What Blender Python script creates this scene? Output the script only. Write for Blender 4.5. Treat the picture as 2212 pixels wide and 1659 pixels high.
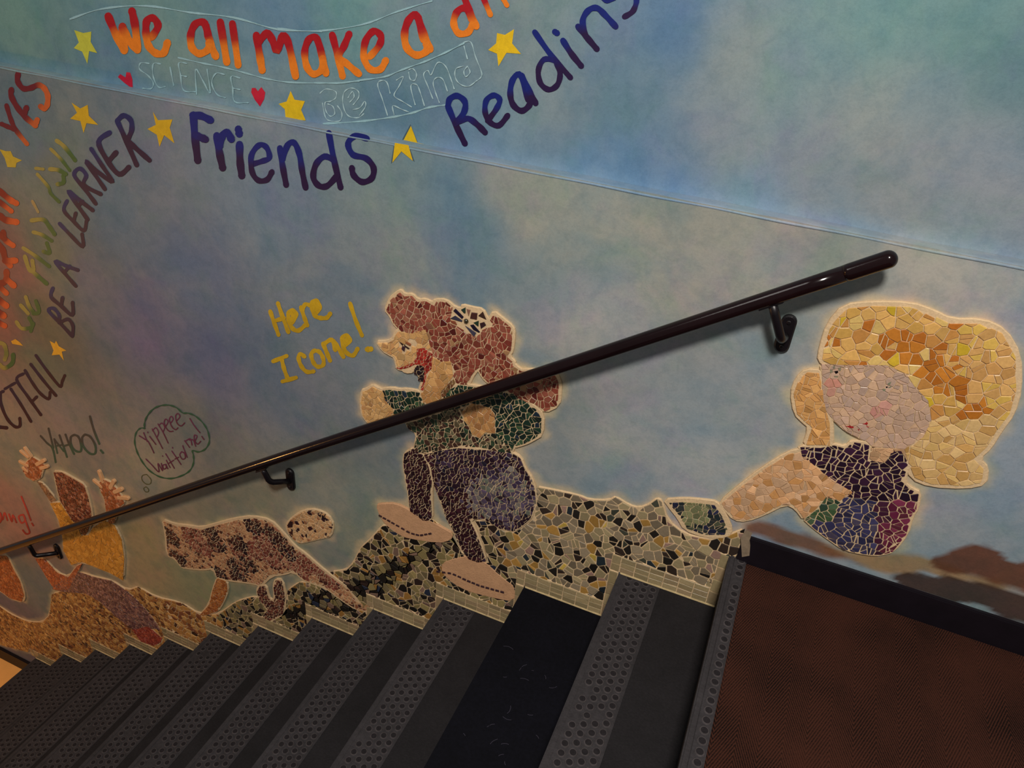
import bpy, math, random
import numpy as np
from mathutils import Matrix, Vector
random.seed(7); rng = np.random.default_rng(7)
S = bpy.context.scene
for o in list(bpy.data.objects): bpy.data.objects.remove(o)
COL = S.collection

# ------------------------------------------------------------ camera
F = 1602.389; CX, CY = 1106.0, 829.5
RM = np.array([[0.91816167, 0.38853885, 0.07756743],
               [0.26613099, -0.45975816, -0.84722885],
               [-0.29351906, 0.79853616, -0.52553455]])
CAM = np.array([-0.07860388, -1.59354303, 1.37538509])
cd = bpy.data.cameras.new('camera'); cam = bpy.data.objects.new('camera', cd); COL.objects.link(cam)
cd.sensor_width = 36; cd.lens = F/2212*36; cd.clip_start = .02
m = Matrix.Identity(4)
for i in range(3):
    m[i][0] = RM[0][i]; m[i][1] = -RM[1][i]; m[i][2] = -RM[2][i]; m[i][3] = CAM[i]
cam.matrix_world = m
S.camera = cam

# ------------------------------------------------------------ world, lights, exposure
S.view_settings.view_transform = 'Standard'; S.view_settings.look = 'None'
S.view_settings.gamma = 1; S.view_settings.use_curve_mapping = False
S.view_settings.exposure = 0.0
w = bpy.data.worlds.new('world'); S.world = w; w.use_nodes = True
w.node_tree.nodes['Background'].inputs[0].default_value = (.78, .76, .76, 1)
w.node_tree.nodes['Background'].inputs[1].default_value = 0.15
def area(name, loc, target, size, power, col, sy=None):
    l = bpy.data.lights.new(name, 'AREA'); l.size = size; l.energy = power; l.color = col
    if sy: l.shape = 'RECTANGLE'; l.size_y = sy
    o = bpy.data.objects.new(name, l); COL.objects.link(o); o.location = loc
    d = Vector(target)-Vector(loc); o.rotation_euler = d.to_track_quat('-Z', 'Y').to_euler()
    return o
area('landing_light', (0.12, -2.35, 3.05), (0.1, 0, .0), .42, 120, (1, .93, .85))
area('stairwell_light', (-2.2, -1.7, 2.6), (-1.6, -.5, -.6), .9, 13, (1, .95, .9))
l = bpy.data.lights.new('lower_hall_lamp', 'POINT'); l.energy = 60; l.color = (1, .47, .12); l.shadow_soft_size = .12
lo = bpy.data.objects.new('lower_hall_lamp', l); COL.objects.link(lo); lo.location = (-4.2, -1.6, -0.5)

# ------------------------------------------------------------ measures
RUN, RISE, LEDGE_Z, SET = 0.28, 0.194535, 0.902, 0.040
NST = 12; FLOOR_Z = -13*RISE

def unp(q, y=0.0):
    d = RM.T @ np.array([(q[0]-CX)/F, (q[1]-CY)/F, 1.0]); t = (y-CAM[1])/d[1]
    P = CAM+t*d; return (P[0], P[2])
CROPS = dict(P=(0, 0, 1), A=(750, 600, .24108), B=(750, 900, .24108), C=(1100, 950, .27125), D=(1650, 630, .36165),
             E=(300, 1050, .24864), F=(0, 850, .30139), G=(0, 0, .31646), H=(600, 0, .40687), I=(0, 400, .30139),
             J=(0, 150, .18083), K=(560, 620, .13562), L=(0, 400, .18083), M=(0, 650, .18083), U=(280, 860, .13263),
             V=(300, 120, .22604), W=(680, 80, .18987), Q=(0, 930, .16271), R=(1600, 1120, .27667),
             X=(0, 1250, .27125), Y=(820, 260, .06027), Z=(1700, 750, .15068), T=(850, 620, .13562))
def pts(c, s):
    ox, oy, k = CROPS[c]
    out = []
    for t in s.split():
        a, b = t.split(','); out.append((ox+float(a)*k, oy+float(b)*k))
    return out
def wpts(c, s, y=0.0): return [unp(q, y) for q in pts(c, s)]
def lin(c):
    c = np.asarray(c, float)/255.0
    return np.where(c <= .04045, c/12.92, ((c+.055)/1.055)**2.4)

# ------------------------------------------------------------ materials
def mat(name, rough=.6, col=None, attr=False, spec=.5, noise=None, bump=None, metallic=0, coat=0):
    """noise=(scale, amount) brightness mottling; bump=(scale, strength)."""
    M = bpy.data.materials.new(name); M.use_nodes = True; nt = M.node_tree; N = nt.nodes; L = nt.links
    b = N['Principled BSDF']; b.inputs['Roughness'].default_value = rough
    b.inputs['Specular IOR Level'].default_value = spec; b.inputs['Metallic'].default_value = metallic
    b.inputs['Coat Weight'].default_value = coat
    tc = N.new('ShaderNodeTexCoord')
    if attr:
        a = N.new('ShaderNodeVertexColor'); a.layer_name = 'Col'; src = a.outputs['Color']
    else:
        a = N.new('ShaderNodeRGB'); c = lin(col); a.outputs[0].default_value = (*c, 1); src = a.outputs[0]
    if noise:
        for sc, am in (noise if isinstance(noise[0], tuple) else (noise,)):
            n = N.new('ShaderNodeTexNoise'); n.inputs['Scale'].default_value = sc; n.inputs['Detail'].default_value = 6
            n.inputs['Roughness'].default_value = .65
            L.new(tc.outputs['Object'], n.inputs['Vector'])
            mr = N.new('ShaderNodeMapRange'); mr.inputs[1].default_value = .3; mr.inputs[2].default_value = .7
            mr.inputs[3].default_value = 1-am; mr.inputs[4].default_value = 1+am
            L.new(n.outputs['Fac'], mr.inputs[0])
            mx = N.new('ShaderNodeVectorMath'); mx.operation = 'SCALE'
            L.new(src, mx.inputs[0]); L.new(mr.outputs[0], mx.inputs['Scale']); src = mx.outputs[0]
    L.new(src, b.inputs['Base Color'])
    if bump:
        n = N.new('ShaderNodeTexNoise'); n.inputs['Scale'].default_value = bump[0]; n.inputs['Detail'].default_value = 5
        L.new(tc.outputs['Object'], n.inputs['Vector'])
        bp = N.new('ShaderNodeBump'); bp.inputs['Strength'].default_value = bump[1]; bp.inputs['Distance'].default_value = .004
        L.new(n.outputs['Fac'], bp.inputs['Height']); L.new(bp.outputs[0], b.inputs['Normal'])
    return M
M_PAINT = mat('letter_paint', .55, attr=True, noise=((60, .10), (500, .12)), spec=.3)
M_TILE = mat('glazed_tile', .33, attr=True, noise=(180, .12), spec=.4)
M_GROUT = mat('cream_grout', .8, (205, 178, 140), noise=((25, .08), (220, .10)), bump=(160, .35), spec=.2)
M_RAIL = mat('dark_lacquered_rail', .15, (22, 10, 12), noise=(9, .25), bump=(30, .05), spec=.36)
M_IRON = mat('black_iron', .38, (14, 9, 14), noise=(60, .2), spec=.45)
M_RUB = mat('grey_rubber', .72, (48, 45, 47), noise=((7, .25), (90, .22)), bump=(200, .25), spec=.25)
M_RUBD = mat('dark_rubber', .7, (29, 27, 29), noise=((8, .25), (150, .2)), bump=(200, .2), spec=.2)
M_STUD = mat('rubber_stud', .8, (34, 31, 33), noise=(120, .25), spec=.12)
M_RIM = mat('worn_stud_rim', .7, (66, 61, 62), noise=(90, .35), spec=.2)
M_BLACK = mat('bare_black_tread', .8, (9, 9, 16), noise=((6, .3), (120, .35)), spec=.12)
M_BASE = mat('black_baseboard_paint', .5, (17, 12, 19), noise=(20, .2), spec=.3)
M_FLOOR = mat('tan_floor', .6, (240, 176, 96), noise=(9, .08))
M_CAULK = mat('caulk', .7, (190, 170, 128), noise=(60, .2))

def wall_material(name):
    M = bpy.data.materials.new(name); M.use_nodes = True; nt = M.node_tree; N = nt.nodes; L = nt.links
    b = N['Principled BSDF']; b.inputs['Roughness'].default_value = .62; b.inputs['Specular IOR Level'].default_value = .28
    tc = N.new('ShaderNodeTexCoord'); a = N.new('ShaderNodeVertexColor'); a.layer_name = 'Col'; src = a.outputs['Color']
    def noise(sc, det, off, ro=.6):
        mp = N.new('ShaderNodeMapping'); mp.inputs['Location'].default_value = (off, off*.7, off*1.3)
        L.new(tc.outputs['Object'], mp.inputs[0])
        n = N.new('ShaderNodeTexNoise'); n.inputs['Scale'].default_value = sc; n.inputs['Detail'].default_value = det
        n.inputs['Roughness'].default_value = ro; n.inputs['Distortion'].default_value = .4
        L.new(mp.outputs[0], n.inputs['Vector']); return n.outputs['Fac']
    def blend(src, fac, lo, hi, c, amt):
        mr = N.new('ShaderNodeMapRange'); mr.inputs[1].default_value = lo; mr.inputs[2].default_value = hi
        mr.inputs[3].default_value = 0; mr.inputs[4].default_value = amt; mr.interpolation_type = 'SMOOTHSTEP'
        L.new(fac, mr.inputs[0])
        mx = N.new('ShaderNodeMix'); mx.data_type = 'RGBA'; mx.blend_type = 'MULTIPLY'
        L.new(mr.outputs[0], mx.inputs[0]); L.new(src, mx.inputs[6]); mx.inputs[7].default_value = (*c, 1)
        return mx.outputs[2]
    src = blend(src, noise(3.2, 7, 3.1), .42, .66, (.66, .84, .95), .8)     # blue sponge clouds
    src = blend(src, noise(4.6, 7, 9.4), .45, .66, (1.22, 1.12, 1.03), .85)   # pale warm clouds
    src = blend(src, noise(7.5, 8, 15.2), .48, .7, (.84, .98, .86), .6)     # green hints
    src = blend(src, noise(6.5, 8, 21.2), .5, .7, (1.02, .9, 1.04), .7)     # lilac hints
    src = blend(src, noise(24, 8, 2.2, .72), .42, .64, (.80, .85, .88), .7)   # sponge mottling
    src = blend(src, noise(190, 5, 5.2, .7), .4, .7, (.86, .86, .86), .6)
    L.new(src, b.inputs['Base Color'])
    bp = N.new('ShaderNodeBump'); bp.inputs['Strength'].default_value = .22; bp.inputs['Distance'].default_value = .003
    L.new(noise(70, 7, 1.0, .7), bp.inputs['Height']); L.new(bp.outputs[0], b.inputs['Normal'])
    return M
M_WALL = wall_material('mural_wall_paint')

def carpet_material():
    M = bpy.data.materials.new('chevron_carpet'); M.use_nodes = True; nt = M.node_tree; N = nt.nodes; L = nt.links
    b = N['Principled BSDF']; b.inputs['Roughness'].default_value = .95; b.inputs['Specular IOR Level'].default_value = .08
    tc = N.new('ShaderNodeTexCoord'); sp = N.new('ShaderNodeSeparateXYZ'); L.new(tc.outputs['Object'], sp.inputs[0])
    def math_(op, a, bv=None):
        n = N.new('ShaderNodeMath'); n.operation = op
        for i, v in enumerate((a, bv)):
            if v is None: continue
            if isinstance(v, (int, float)): n.inputs[i].default_value = v
            else: L.new(v, n.inputs[i])
        return n.outputs[0]
    zig = math_('PINGPONG', sp.outputs[0], .045)           # chevrons point along Y, repeat along X
    ph = math_('ADD', math_('MULTIPLY', zig, 2.4), sp.outputs[1])
    wv = math_('SINE', math_('MULTIPLY', ph, 2*math.pi/.0125))
    n1 = N.new('ShaderNodeTexNoise'); n1.inputs['Scale'].default_value = 5; n1.inputs['Detail'].default_value = 6
    n2 = N.new('ShaderNodeTexNoise'); n2.inputs['Scale'].default_value = 260; n2.inputs['Detail'].default_value = 3
    L.new(tc.outputs['Object'], n1.inputs[0]); L.new(tc.outputs['Object'], n2.inputs[0])
    f = math_('ADD', math_('MULTIPLY', wv, .26), math_('ADD', math_('MULTIPLY', n1.outputs[0], .9), math_('MULTIPLY', n2.outputs[0], .7)))
    cr = N.new('ShaderNodeValToRGB'); cr.color_ramp.elements[0].position = .45; cr.color_ramp.elements[1].position = 1.15
    cr.color_ramp.elements[0].color = (*lin((20, 13, 11)), 1); cr.color_ramp.elements[1].color = (*lin((64, 36, 27)), 1)
    L.new(f, cr.inputs[0]); L.new(cr.outputs[0], b.inputs['Base Color'])
    bp = N.new('ShaderNodeBump'); bp.inputs['Strength'].default_value = .6; bp.inputs['Distance'].default_value = .003
    L.new(f, bp.inputs['Height']); L.new(bp.outputs[0], b.inputs['Normal'])
    return M
M_CARPET = carpet_material()

# ------------------------------------------------------------ object helpers
def tag(o, label=None, cat=None, group=None, kind=None):
    if label: o['label'] = label
    if cat: o['category'] = cat
    if group: o['group'] = group
    if kind: o['kind'] = kind
    return o
def empty(name, loc=(0, 0, 0)):
    o = bpy.data.objects.new(name, None); COL.objects.link(o); o.location = loc; o.empty_display_size = .05; return o
def mesh(name, V, Fc, material, parent=None, cols=None, smooth=False):
    me = bpy.data.meshes.new(name); me.from_pydata(V, [], Fc)
    if cols is not None:
        a = me.color_attributes.new('Col', 'FLOAT_COLOR', 'POINT')
        c = np.ones((len(V), 4), np.float32); c[:, :3] = cols
        a.data.foreach_set('color', c.ravel())
    me.materials.append(material)
    if smooth: me.polygons.foreach_set('use_smooth', [True]*len(me.polygons))
    me.update()
    o = bpy.data.objects.new(name, me); COL.objects.link(o)
    if parent is not None:
        o.parent = parent
        pl = np.array(parent.matrix_basis.translation) if parent.parent is None else np.array(parent.matrix_basis.translation)+np.array(parent.parent.matrix_basis.translation)
        o.location = -pl
    return o
def box(x0, x1, y0, y1, z0, z1, bev=0):
    if not bev:
        V = [(x, y, z) for x in (x0, x1) for y in (y0, y1) for z in (z0, z1)]
        return V, [(0, 1, 3, 2), (4, 6, 7, 5), (0, 4, 5, 1), (2, 3, 7, 6), (0, 2, 6, 4), (1, 5, 7, 3)]
    import bmesh
    bm = bmesh.new(); bmesh.ops.create_cube(bm, size=1)
    for v in bm.verts: v.co = Vector(((x0+x1)/2+v.co.x*(x1-x0), (y0+y1)/2+v.co.y*(y1-y0), (z0+z1)/2+v.co.z*(z1-z0)))
    bmesh.ops.bevel(bm, geom=bm.edges[:], offset=bev, segments=2, affect='EDGES')
    bm.verts.index_update(); V = [tuple(v.co) for v in bm.verts]; Fc = [[v.index for v in f.verts] for f in bm.faces]; bm.free()
    return V, Fc
def join(parts):
    V = []; Fc = []
    for v, f in parts:
        n = len(V); V += list(v); Fc += [tuple(i+n for i in q) for q in f]
    return V, Fc
def tube(path, r, n=16, cap=True, rs=None):
    P = [Vector(p) for p in path]; V = []; Fc = []; up = Vector((0, 1, 0.01))
    for i, p in enumerate(P):
        t = (P[min(i+1, len(P)-1)]-P[max(i-1, 0)]).normalized()
        a = t.cross(up).normalized(); b = t.cross(a).normalized(); rr = rs[i] if rs else r
        for k in range(n):
            th = 2*math.pi*k/n; V.append(tuple(p+a*math.cos(th)*rr+b*math.sin(th)*rr))
    for i in range(len(P)-1):
        for k in range(n):
            Fc.append((i*n+k, i*n+(k+1) % n, (i+1)*n+(k+1) % n, (i+1)*n+k))
    if cap: Fc += [tuple(range(n))[::-1], tuple((len(P)-1)*n+k for k in range(n))]
    return V, Fc

# ------------------------------------------------------------ mosaic outlines (traced on the wall plane)
def P_(c, s): return wpts(c, s)
REG = {}
# girl with red hair
REG['girl_hair'] = P_('A', '360,285 400,190 455,140 490,122 520,160 590,155 640,210 710,200 780,240 800,205 890,205 955,260 940,330 930,400 1000,430 1100,490 1170,520 1220,460 1260,440 1330,430 1290,370 1325,315 1400,375 1480,440 1490,500 1475,640 1440,700 1490,745 1490,780 1570,830 1480,860 1385,900 1310,930 1270,925 1225,880 1180,800 1150,830 1120,870 1090,940 1060,950 990,935 960,870 975,830 940,740 850,740 780,690 770,640 750,590 735,520 715,460 640,480 600,490 540,485 505,480 450,420 430,400 400,330')
REG['girl_pony'] = P_('A', '1310,930 1480,860 1570,830 1700,830 1850,850 1895,900 1905,1000 1890,1130 1780,1185 1690,1120 1580,1090 1500,1040')
REG['girl_clip'] = P_('A', '955,260 1040,300 1050,255 1130,275 1215,290 1255,370 1330,430 1250,440 1220,460 1170,520 1100,490 1000,430 930,400 930,340')
REG['girl_face'] = P_('A', '285,575 380,575 430,545 440,510 470,470 540,485 600,490 640,470 715,455 735,520 750,590 770,640 700,620 640,625 630,700 600,750 520,785 460,790 440,700 400,680 330,640')
REG['girl_lips'] = P_('A', '630,630 700,620 780,680 770,800 720,850 715,930 690,1000 665,990 690,930 705,860 700,780 620,765 560,795 480,812 455,795 520,785 600,750 640,700')
REG['girl_mouth'] = P_('A', '640,775 700,785 710,850 690,920 645,910 660,870 610,850 615,800')
REG['girl_neck'] = P_('A', '775,700 850,740 940,740 960,870 900,960 850,1010 850,1080 780,1110 700,1120 670,1030 690,1000 720,900 770,800')
REG['girl_collar'] = P_('A', '855,1010 960,890 980,930 900,1040 870,1075 850,1070')
REG['girl_hand'] = P_('A', '150,1010 190,1000 240,965 300,1000 340,1010 350,1080 420,1160 430,1215 300,1270 200,1290 150,1220 135,1110')
REG['girl_sleeve'] = P_('A', '330,1000 420,990 480,1005 540,1000 660,1020 670,1060 710,1130 760,1150 800,1200 640,1250 500,1240 430,1215 420,1160 350,1080')
REG['girl_shoulder'] = P_('A', '800,1130 870,1070 930,990 1010,950 1150,970 1300,1000 1500,1030 1580,1080 1680,1150 1750,1215 1745,1390 1660,1440 1600,1470 1500,1500 1430,1470 1340,1390 1335,1200 1290,1150 1130,1110 1000,1160 850,1190')
REG['girl_elbow'] = P_('A', '1040,1180 1130,1115 1290,1155 1330,1200 1335,1380 1250,1370 1200,1420 1130,1390 1100,1310 1060,1270')
REG['girl_bodice'] = P_('A', '540,1290 640,1270 760,1220 850,1195 1000,1165 1060,1275 1095,1320 1130,1400 1200,1430 1250,1380 1335,1385 1430,1475 1500,1505 1480,1560 1350,1540 1200,1500 1000,1500 850,1530 700,1560 620,1540 615,1500 640,1380 560,1340')
REG['girl_sleeve2'] = P_('B', '525,320 600,275 690,330 740,440 770,560 760,700 770,920 690,915 575,830 560,680 530,520 515,400')
REG['girl_skirt'] = P_('B', '700,330 850,290 1000,270 1300,290 1480,310 1560,360 1600,460 1660,545 1690,640 1700,760 1650,900 1580,960 1500,1010 1380,985 1230,900 1100,900 1150,1000 1200,1120 1250,1280 1180,1290 1100,1260 1020,1150 960,1000 900,900 870,800 830,700 790,600 760,440')
REG['girl_shoe'] = P_('B', '275,785 330,775 450,775 570,835 690,915 770,935 860,990 950,1040 930,1090 830,1115 560,1075 480,1045 370,965 310,890')
REG['girl_shoe2'] = P_('B', '870,1300 960,1270 1100,1240 1250,1300 1340,1390 1440,1470 1500,1510 1500,1640 1300,1600 1100,1550 960,1480 860,1380')
# toddler
REG['tod_hair'] = P_('D', '350,400 360,330 400,200 490,95 650,80 870,85 1000,130 1110,185 1300,185 1420,240 1500,380 1505,580 1465,720 1390,820 1330,920 1250,990 1310,1050 1300,1130 1200,1150 1000,1140 900,1100 860,1000 840,930 950,860 1000,760 980,640 900,560 850,480 730,430 500,430 400,425')
REG['tod_face'] = P_('D', '345,425 500,430 730,430 850,480 900,560 980,640 1000,760 950,860 840,930 640,915 600,880 500,830 430,770 370,700 350,600 350,520')
REG['tod_hand'] = P_('D', '180,600 210,520 260,475 330,480 350,560 372,700 395,780 395,910 330,905 255,905 290,800 250,770 200,720')
REG['tod_neck'] = P_('D', '640,925 840,932 855,1000 820,940 775,945 720,1010 630,1000')
REG['tod_dress'] = P_('D', '220,920 340,925 420,910 490,930 530,890 630,905 620,1000 720,1010 770,940 820,940 860,1020 830,1130 870,1170 925,1195 910,1290 880,1330 850,1440 770,1540 700,1560 620,1560 480,1530 380,1460 300,1400 245,1350 320,1290 380,1210 460,1240 530,1180 430,1130 330,1050 230,970')
REG['tod_arm'] = P_('P', '1704,978 1730,972 1760,1003 1808,1038 1842,1060 1815,1079 1787,1068 1762,1097 1737,1116 1722,1094 1697,1082 1650,1106 1612,1120 1588,1118 1566,1094 1560,1084 1600,1050 1650,1012')
REG['tod_shoe'] = P_('C', '1280,490 1400,485 1560,498 1640,510 1700,600 1740,700 1720,740 1560,740 1420,690 1370,600 1320,540')
# running animal
REG['ani_body'] = P_('E', '225,300 330,340 440,350 560,370 700,330 850,290 1000,270 1150,300 1250,400 1350,520 1450,590 1560,690 1700,800 1830,890 1900,1000 2020,1030 2000,1070 1900,1060 1750,960 1620,860 1450,810 1350,720 1250,750 1150,760 1060,850 1000,830 850,810 760,800 690,780 660,700 560,710 440,700 380,690 330,620 260,590 250,420')
REG['ani_head'] = P_('E', '1290,330 1340,270 1450,205 1550,200 1650,245 1695,330 1670,430 1600,440 1480,470 1400,485 1340,440 1300,380')
REG['ani_leg'] = P_('E', '1060,860 1110,860 1130,960 1180,1000 1190,950 1180,860 1200,810 1250,810 1280,960 1260,1100 1150,1160 1080,1130 1130,1060 1060,980 1035,910')
REG['ani_hind'] = P_('E', '690,790 770,820 780,900 740,1000 690,1080 600,1110 540,1110 620,1020 650,900')
# child with raised arms
REG['ch_hand'] = P_('F', '195,490 240,450 290,480 330,510 310,560 300,600 250,620 200,590 175,550 180,520')
REG['ch_arm'] = P_('F', '275,625 320,640 410,755 375,772')
REG['ch_hair'] = P_('F', '395,560 450,560 540,610 610,650 640,740 660,830 665,880 640,980 620,1010 590,1000 575,950 520,895 440,760')
REG['ch_hand2'] = P_('F', '715,640 745,610 800,630 830,660 880,730 900,780 850,820 830,920 790,930 770,830 760,760 735,700')
REG['ch_shirt'] = P_('F', '370,780 440,775 520,900 570,950 590,1010 640,1010 680,950 760,900 830,940 880,1040 900,1180 890,1330 800,1280 600,1200 520,1220 465,1120 455,1000 430,900')
REG['ch_pants'] = P_('X', '420,70 520,-10 640,-60 760,-20 900,10 1020,90 1130,190 1230,310 1290,400 1180,380 1070,400 930,290 800,170 690,110 500,95')
REG['ch_leg'] = P_('F', '262,1175 330,1180 420,1280 500,1310 560,1230 600,1210 500,1400 400,1400 330,1290')
REG['ch_shoe'] = P_('X', '1060,395 1120,385 1190,370 1300,465 1290,500 1230,525 1130,490')
# second child, cut by the frame edge
REG['far_head'] = P_('F', '-130,1120 0,1155 60,1160 100,1250 150,1340 180,1440 165,1485 80,1460 0,1400 -110,1360')
# hill under everybody; the lower edge follows the steps
top = pts('C', '1740,985 1830,880 1880,700 1740,760 1600,790 1400,750 1260,640 1215,480 1180,465 1120,510 1040,540 960,520 850,450 800,480 640,475 560,440 350,395 215,370') + \
      pts('B', '1690,900 1580,985 1500,1030 1400,1010 1260,930 1150,930 1180,1000 1230,1120 1280,1300 1200,1310 1050,1240 960,1120 780,920 700,925 860,985 960,1045 930,1095 830,1120 560,1080 470,1045 360,970 320,975 230,1080 130,1170 60,1310 0,1370') + \
      pts('E', '1670,740 1800,850 1920,980 1980,1075 1880,1070 1740,970 1600,880 1500,835 1400,830 1300,900 1290,1000 1280,1110 1150,1175 1070,1140 1120,1070 1040,960 980,960 850,1000 700,1110 530,1110 380,1010 150,960 0,870') + \
      pts('X', '1030,90 900,20 760,-10 640,-50 500,95 420,120 400,290 340,345 230,340 100,285 0,215 -250,100')
HILL_TOP = [unp(q) for q in top]
BORD = 0.062; BW = 0.028
bottom = []
for k in range(NST, 0, -1):                                    # left to right
    x0 = -k*RUN; z = -k*RISE
    bottom += [(x0-BW, z+BORD), ((x0+RUN)-BW, z+BORD)]
bottom = [(-3.75, -12*RISE-.09), (-3.42, -12*RISE+.01)] + bottom
REG['hill'] = HILL_TOP + bottom

# ------------------------------------------------------------ polygon utilities
def inside(poly, p):
    x, y = p; c = False; n = len(poly); j = n-1
    for i in range(n):
        xi, yi = poly[i]; xj, yj = poly[j]
        if (yi > y) != (yj > y) and x < (xj-xi)*(y-yi)/(yj-yi)+xi: c = not c
        j = i
    return c
def inside_np(poly, X, Y):
    c = np.zeros(X.shape, bool); n = len(poly); j = n-1
    for i in range(n):
        xi, yi = poly[i]; xj, yj = poly[j]
        if yi != yj:
            c ^= ((yi > Y) != (yj > Y)) & (X < (xj-xi)*(Y-yi)/(yj-yi)+xi)
        j = i
    return c
def area2(p):
    return sum(p[i][0]*p[(i+1) % len(p)][1]-p[(i+1) % len(p)][0]*p[i][1] for i in range(len(p)))/2
def ccw(p): return p if area2(p) > 0 else p[::-1]
def clip(poly, nx, ny, d):                                       # keep n.p <= d
    out = []; n = len(poly)
    for i in range(n):
        a = poly[i]; b = poly[(i+1) % n]
        da = nx*a[0]+ny*a[1]-d; db = nx*b[0]+ny*b[1]-d
        if da <= 0: out.append(a)
        if (da < 0 < db) or (db < 0 < da):
            t = da/(da-db); out.append((a[0]+(b[0]-a[0])*t, a[1]+(b[1]-a[1])*t))
    return out
def offset(poly, d):
    p = ccw(poly); n = len(p); out = []
    for i in range(n):
        a, b, c = p[i-1], p[i], p[(i+1) % n]
        e1 = np.array([b[0]-a[0], b[1]-a[1]]); e2 = np.array([c[0]-b[0], c[1]-b[1]])
        e1 /= np.linalg.norm(e1)+1e-9; e2 /= np.linalg.norm(e2)+1e-9
        n1 = np.array([e1[1], -e1[0]]); n2 = np.array([e2[1], -e2[0]]); s = n1+n2; s /= max(np.linalg.norm(s), .35)
        k = min(1/max(s@n1, .5), 1.5)
        out.append((b[0]+s[0]*d*k, b[1]+s[1]*d*k))
    return out
def smooth_poly(p, it=1):
    for _ in range(it):
        q = []
        for i in range(len(p)):
            a, b = p[i], p[(i+1) % len(p)]
            q += [(a[0]*.75+b[0]*.25, a[1]*.75+b[1]*.25), (a[0]*.25+b[0]*.75, a[1]*.25+b[1]*.75)]
        p = q
    return p

def slab(name, poly, y0, y1, material, parent, cols=None):
    """flat plate on the wall, between depth y0 (wall side) and y1 (room side, negative)"""
    p = ccw(poly); n = len(p); b = .0018
    q = offset(p, -b)
    V = [(x, y0, z) for x, z in p]+[(x, y1+b, z) for x, z in p]+[(x, y1, z) for x, z in q]
    Fc = [(i, (i+1) % n, n+(i+1) % n, n+i) for i in range(n)]+[(n+i, n+(i+1) % n, 2*n+(i+1) % n, 2*n+i) for i in range(n)]
    Fc.append(tuple(range(2*n, 3*n)))
    return mesh(name, V, Fc, material, parent, cols)

def tessellate(poly, size, gap, split=.55, jitter=.85):
    xs = [p[0] for p in poly]; ys = [p[1] for p in poly]
    x0, x1, y0, y1 = min(xs), max(xs), min(ys), max(ys)
    s = size*1.12; seeds = []
    ny = int((y1-y0)/s)+3; nx = int((x1-x0)/s)+3
    for j in range(-1, ny):
        for i in range(-1, nx):
            seeds.append((x0+(i+.5*(j % 2)+rng.uniform(-.5, .5)*jitter)*s, y0+(j+rng.uniform(-.5, .5)*jitter)*s))
    seeds = np.array(seeds); out = []
    for k, (sx, sy) in enumerate(seeds):
        d2 = (seeds[:, 0]-sx)**2+(seeds[:, 1]-sy)**2
        nb = np.where((d2 < (3.1*s)**2) & (d2 > 0))[0]; nb = nb[np.argsort(d2[nb])][:14]
        cell = [(sx-2*s, sy-2*s), (sx+2*s, sy-2*s), (sx+2*s, sy+2*s), (sx-2*s, sy+2*s)]
        hp = []
        for n in nb:
            vx, vy = seeds[n]-seeds[k]; L = math.hypot(vx, vy); vx /= L; vy /= L
            h = (vx, vy, vx*sx+vy*sy+L/2-gap/2); hp.append(h); cell = clip(cell, *h)
            if len(cell) < 3: break
        if len(cell) < 3: continue
        ins = [inside(poly, c) for c in cell]
        bx0 = min(c[0] for c in cell); bx1 = max(c[0] for c in cell); by0 = min(c[1] for c in cell); by1 = max(c[1] for c in cell)
        near = any(bx0 < p[0] < bx1 and by0 < p[1] < by1 for p in poly)
        if all(ins) and not near: pass
        elif not any(ins) and not near: continue
        else:
            c2 = ccw(cell); q = list(poly)
            for i in range(len(c2)):
                a = c2[i]; b = c2[(i+1) % len(c2)]; ex, ey = b[0]-a[0], b[1]-a[1]; L = math.hypot(ex, ey)
                if L < 1e-7: continue
                q = clip(q, ey/L, -ex/L, (ey*a[0]-ex*a[1])/L)
                if len(q) < 3: break
            cell = q
            if len(cell) < 3: continue
        pieces = [cell]
        if rng.random() < split:
            cxx = np.mean([c[0] for c in cell]); cyy = np.mean([c[1] for c in cell]); th = rng.uniform(0, math.pi)
            nx_, ny_ = math.cos(th), math.sin(th); d = nx_*(cxx)+ny_*(cyy)+rng.uniform(-.15, .15)*size
            pieces = [clip(cell, nx_, ny_, d-gap/2), clip(cell, -nx_, -ny_, -d-gap/2)]
        for p in pieces:
            if len(p) < 3: continue
            # merge nearly equal points
            r = [p[0]]
            for c in p[1:]:
                if math.hypot(c[0]-r[-1][0], c[1]-r[-1][1]) > size*.09: r.append(c)
            if len(r) > 3 and math.hypot(r[0][0]-r[-1][0], r[0][1]-r[-1][1]) < size*.09: r.pop()
            if len(r) < 3: continue
            if abs(area2(r)) > .05*size*size: out.append(ccw(r))
    return out

def tile_geo(p, y0, th, col):
    n = len(p); cx = sum(c[0] for c in p)/n; cy = sum(c[1] for c in p)/n
    ta, tb = rng.normal(0, .03), rng.normal(0, .03); hh = th+rng.uniform(-.0004, .0004)
    def top(x, z): return y0-hh+ta*(x-cx)+tb*(z-cy)
    q = [(x+(cx-x)*.07, z+(cy-z)*.07) for x, z in p]
    V = [(x, y0, z) for x, z in p]+[(x, top(x, z)+.0006, z) for x, z in p]+[(x, top(x, z), z) for x, z in q]
    Fc = [(i, (i+1) % n, n+(i+1) % n, n+i) for i in range(n)]+[(n+i, n+(i+1) % n, 2*n+(i+1) % n, 2*n+i) for i in range(n)]
    Fc.append(tuple(range(2*n, 3*n)))
    return V, Fc, np.tile(col, (3*n, 1))

def pick(pal, jit=.13):
    ws = np.array([c[3] if len(c) > 3 else 1 for c in pal], float); c = pal[rng.choice(len(pal), p=ws/ws.sum())]
    return np.clip(lin(c[:3])*(1+rng.normal(0, jit)), .001, 1)

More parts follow.
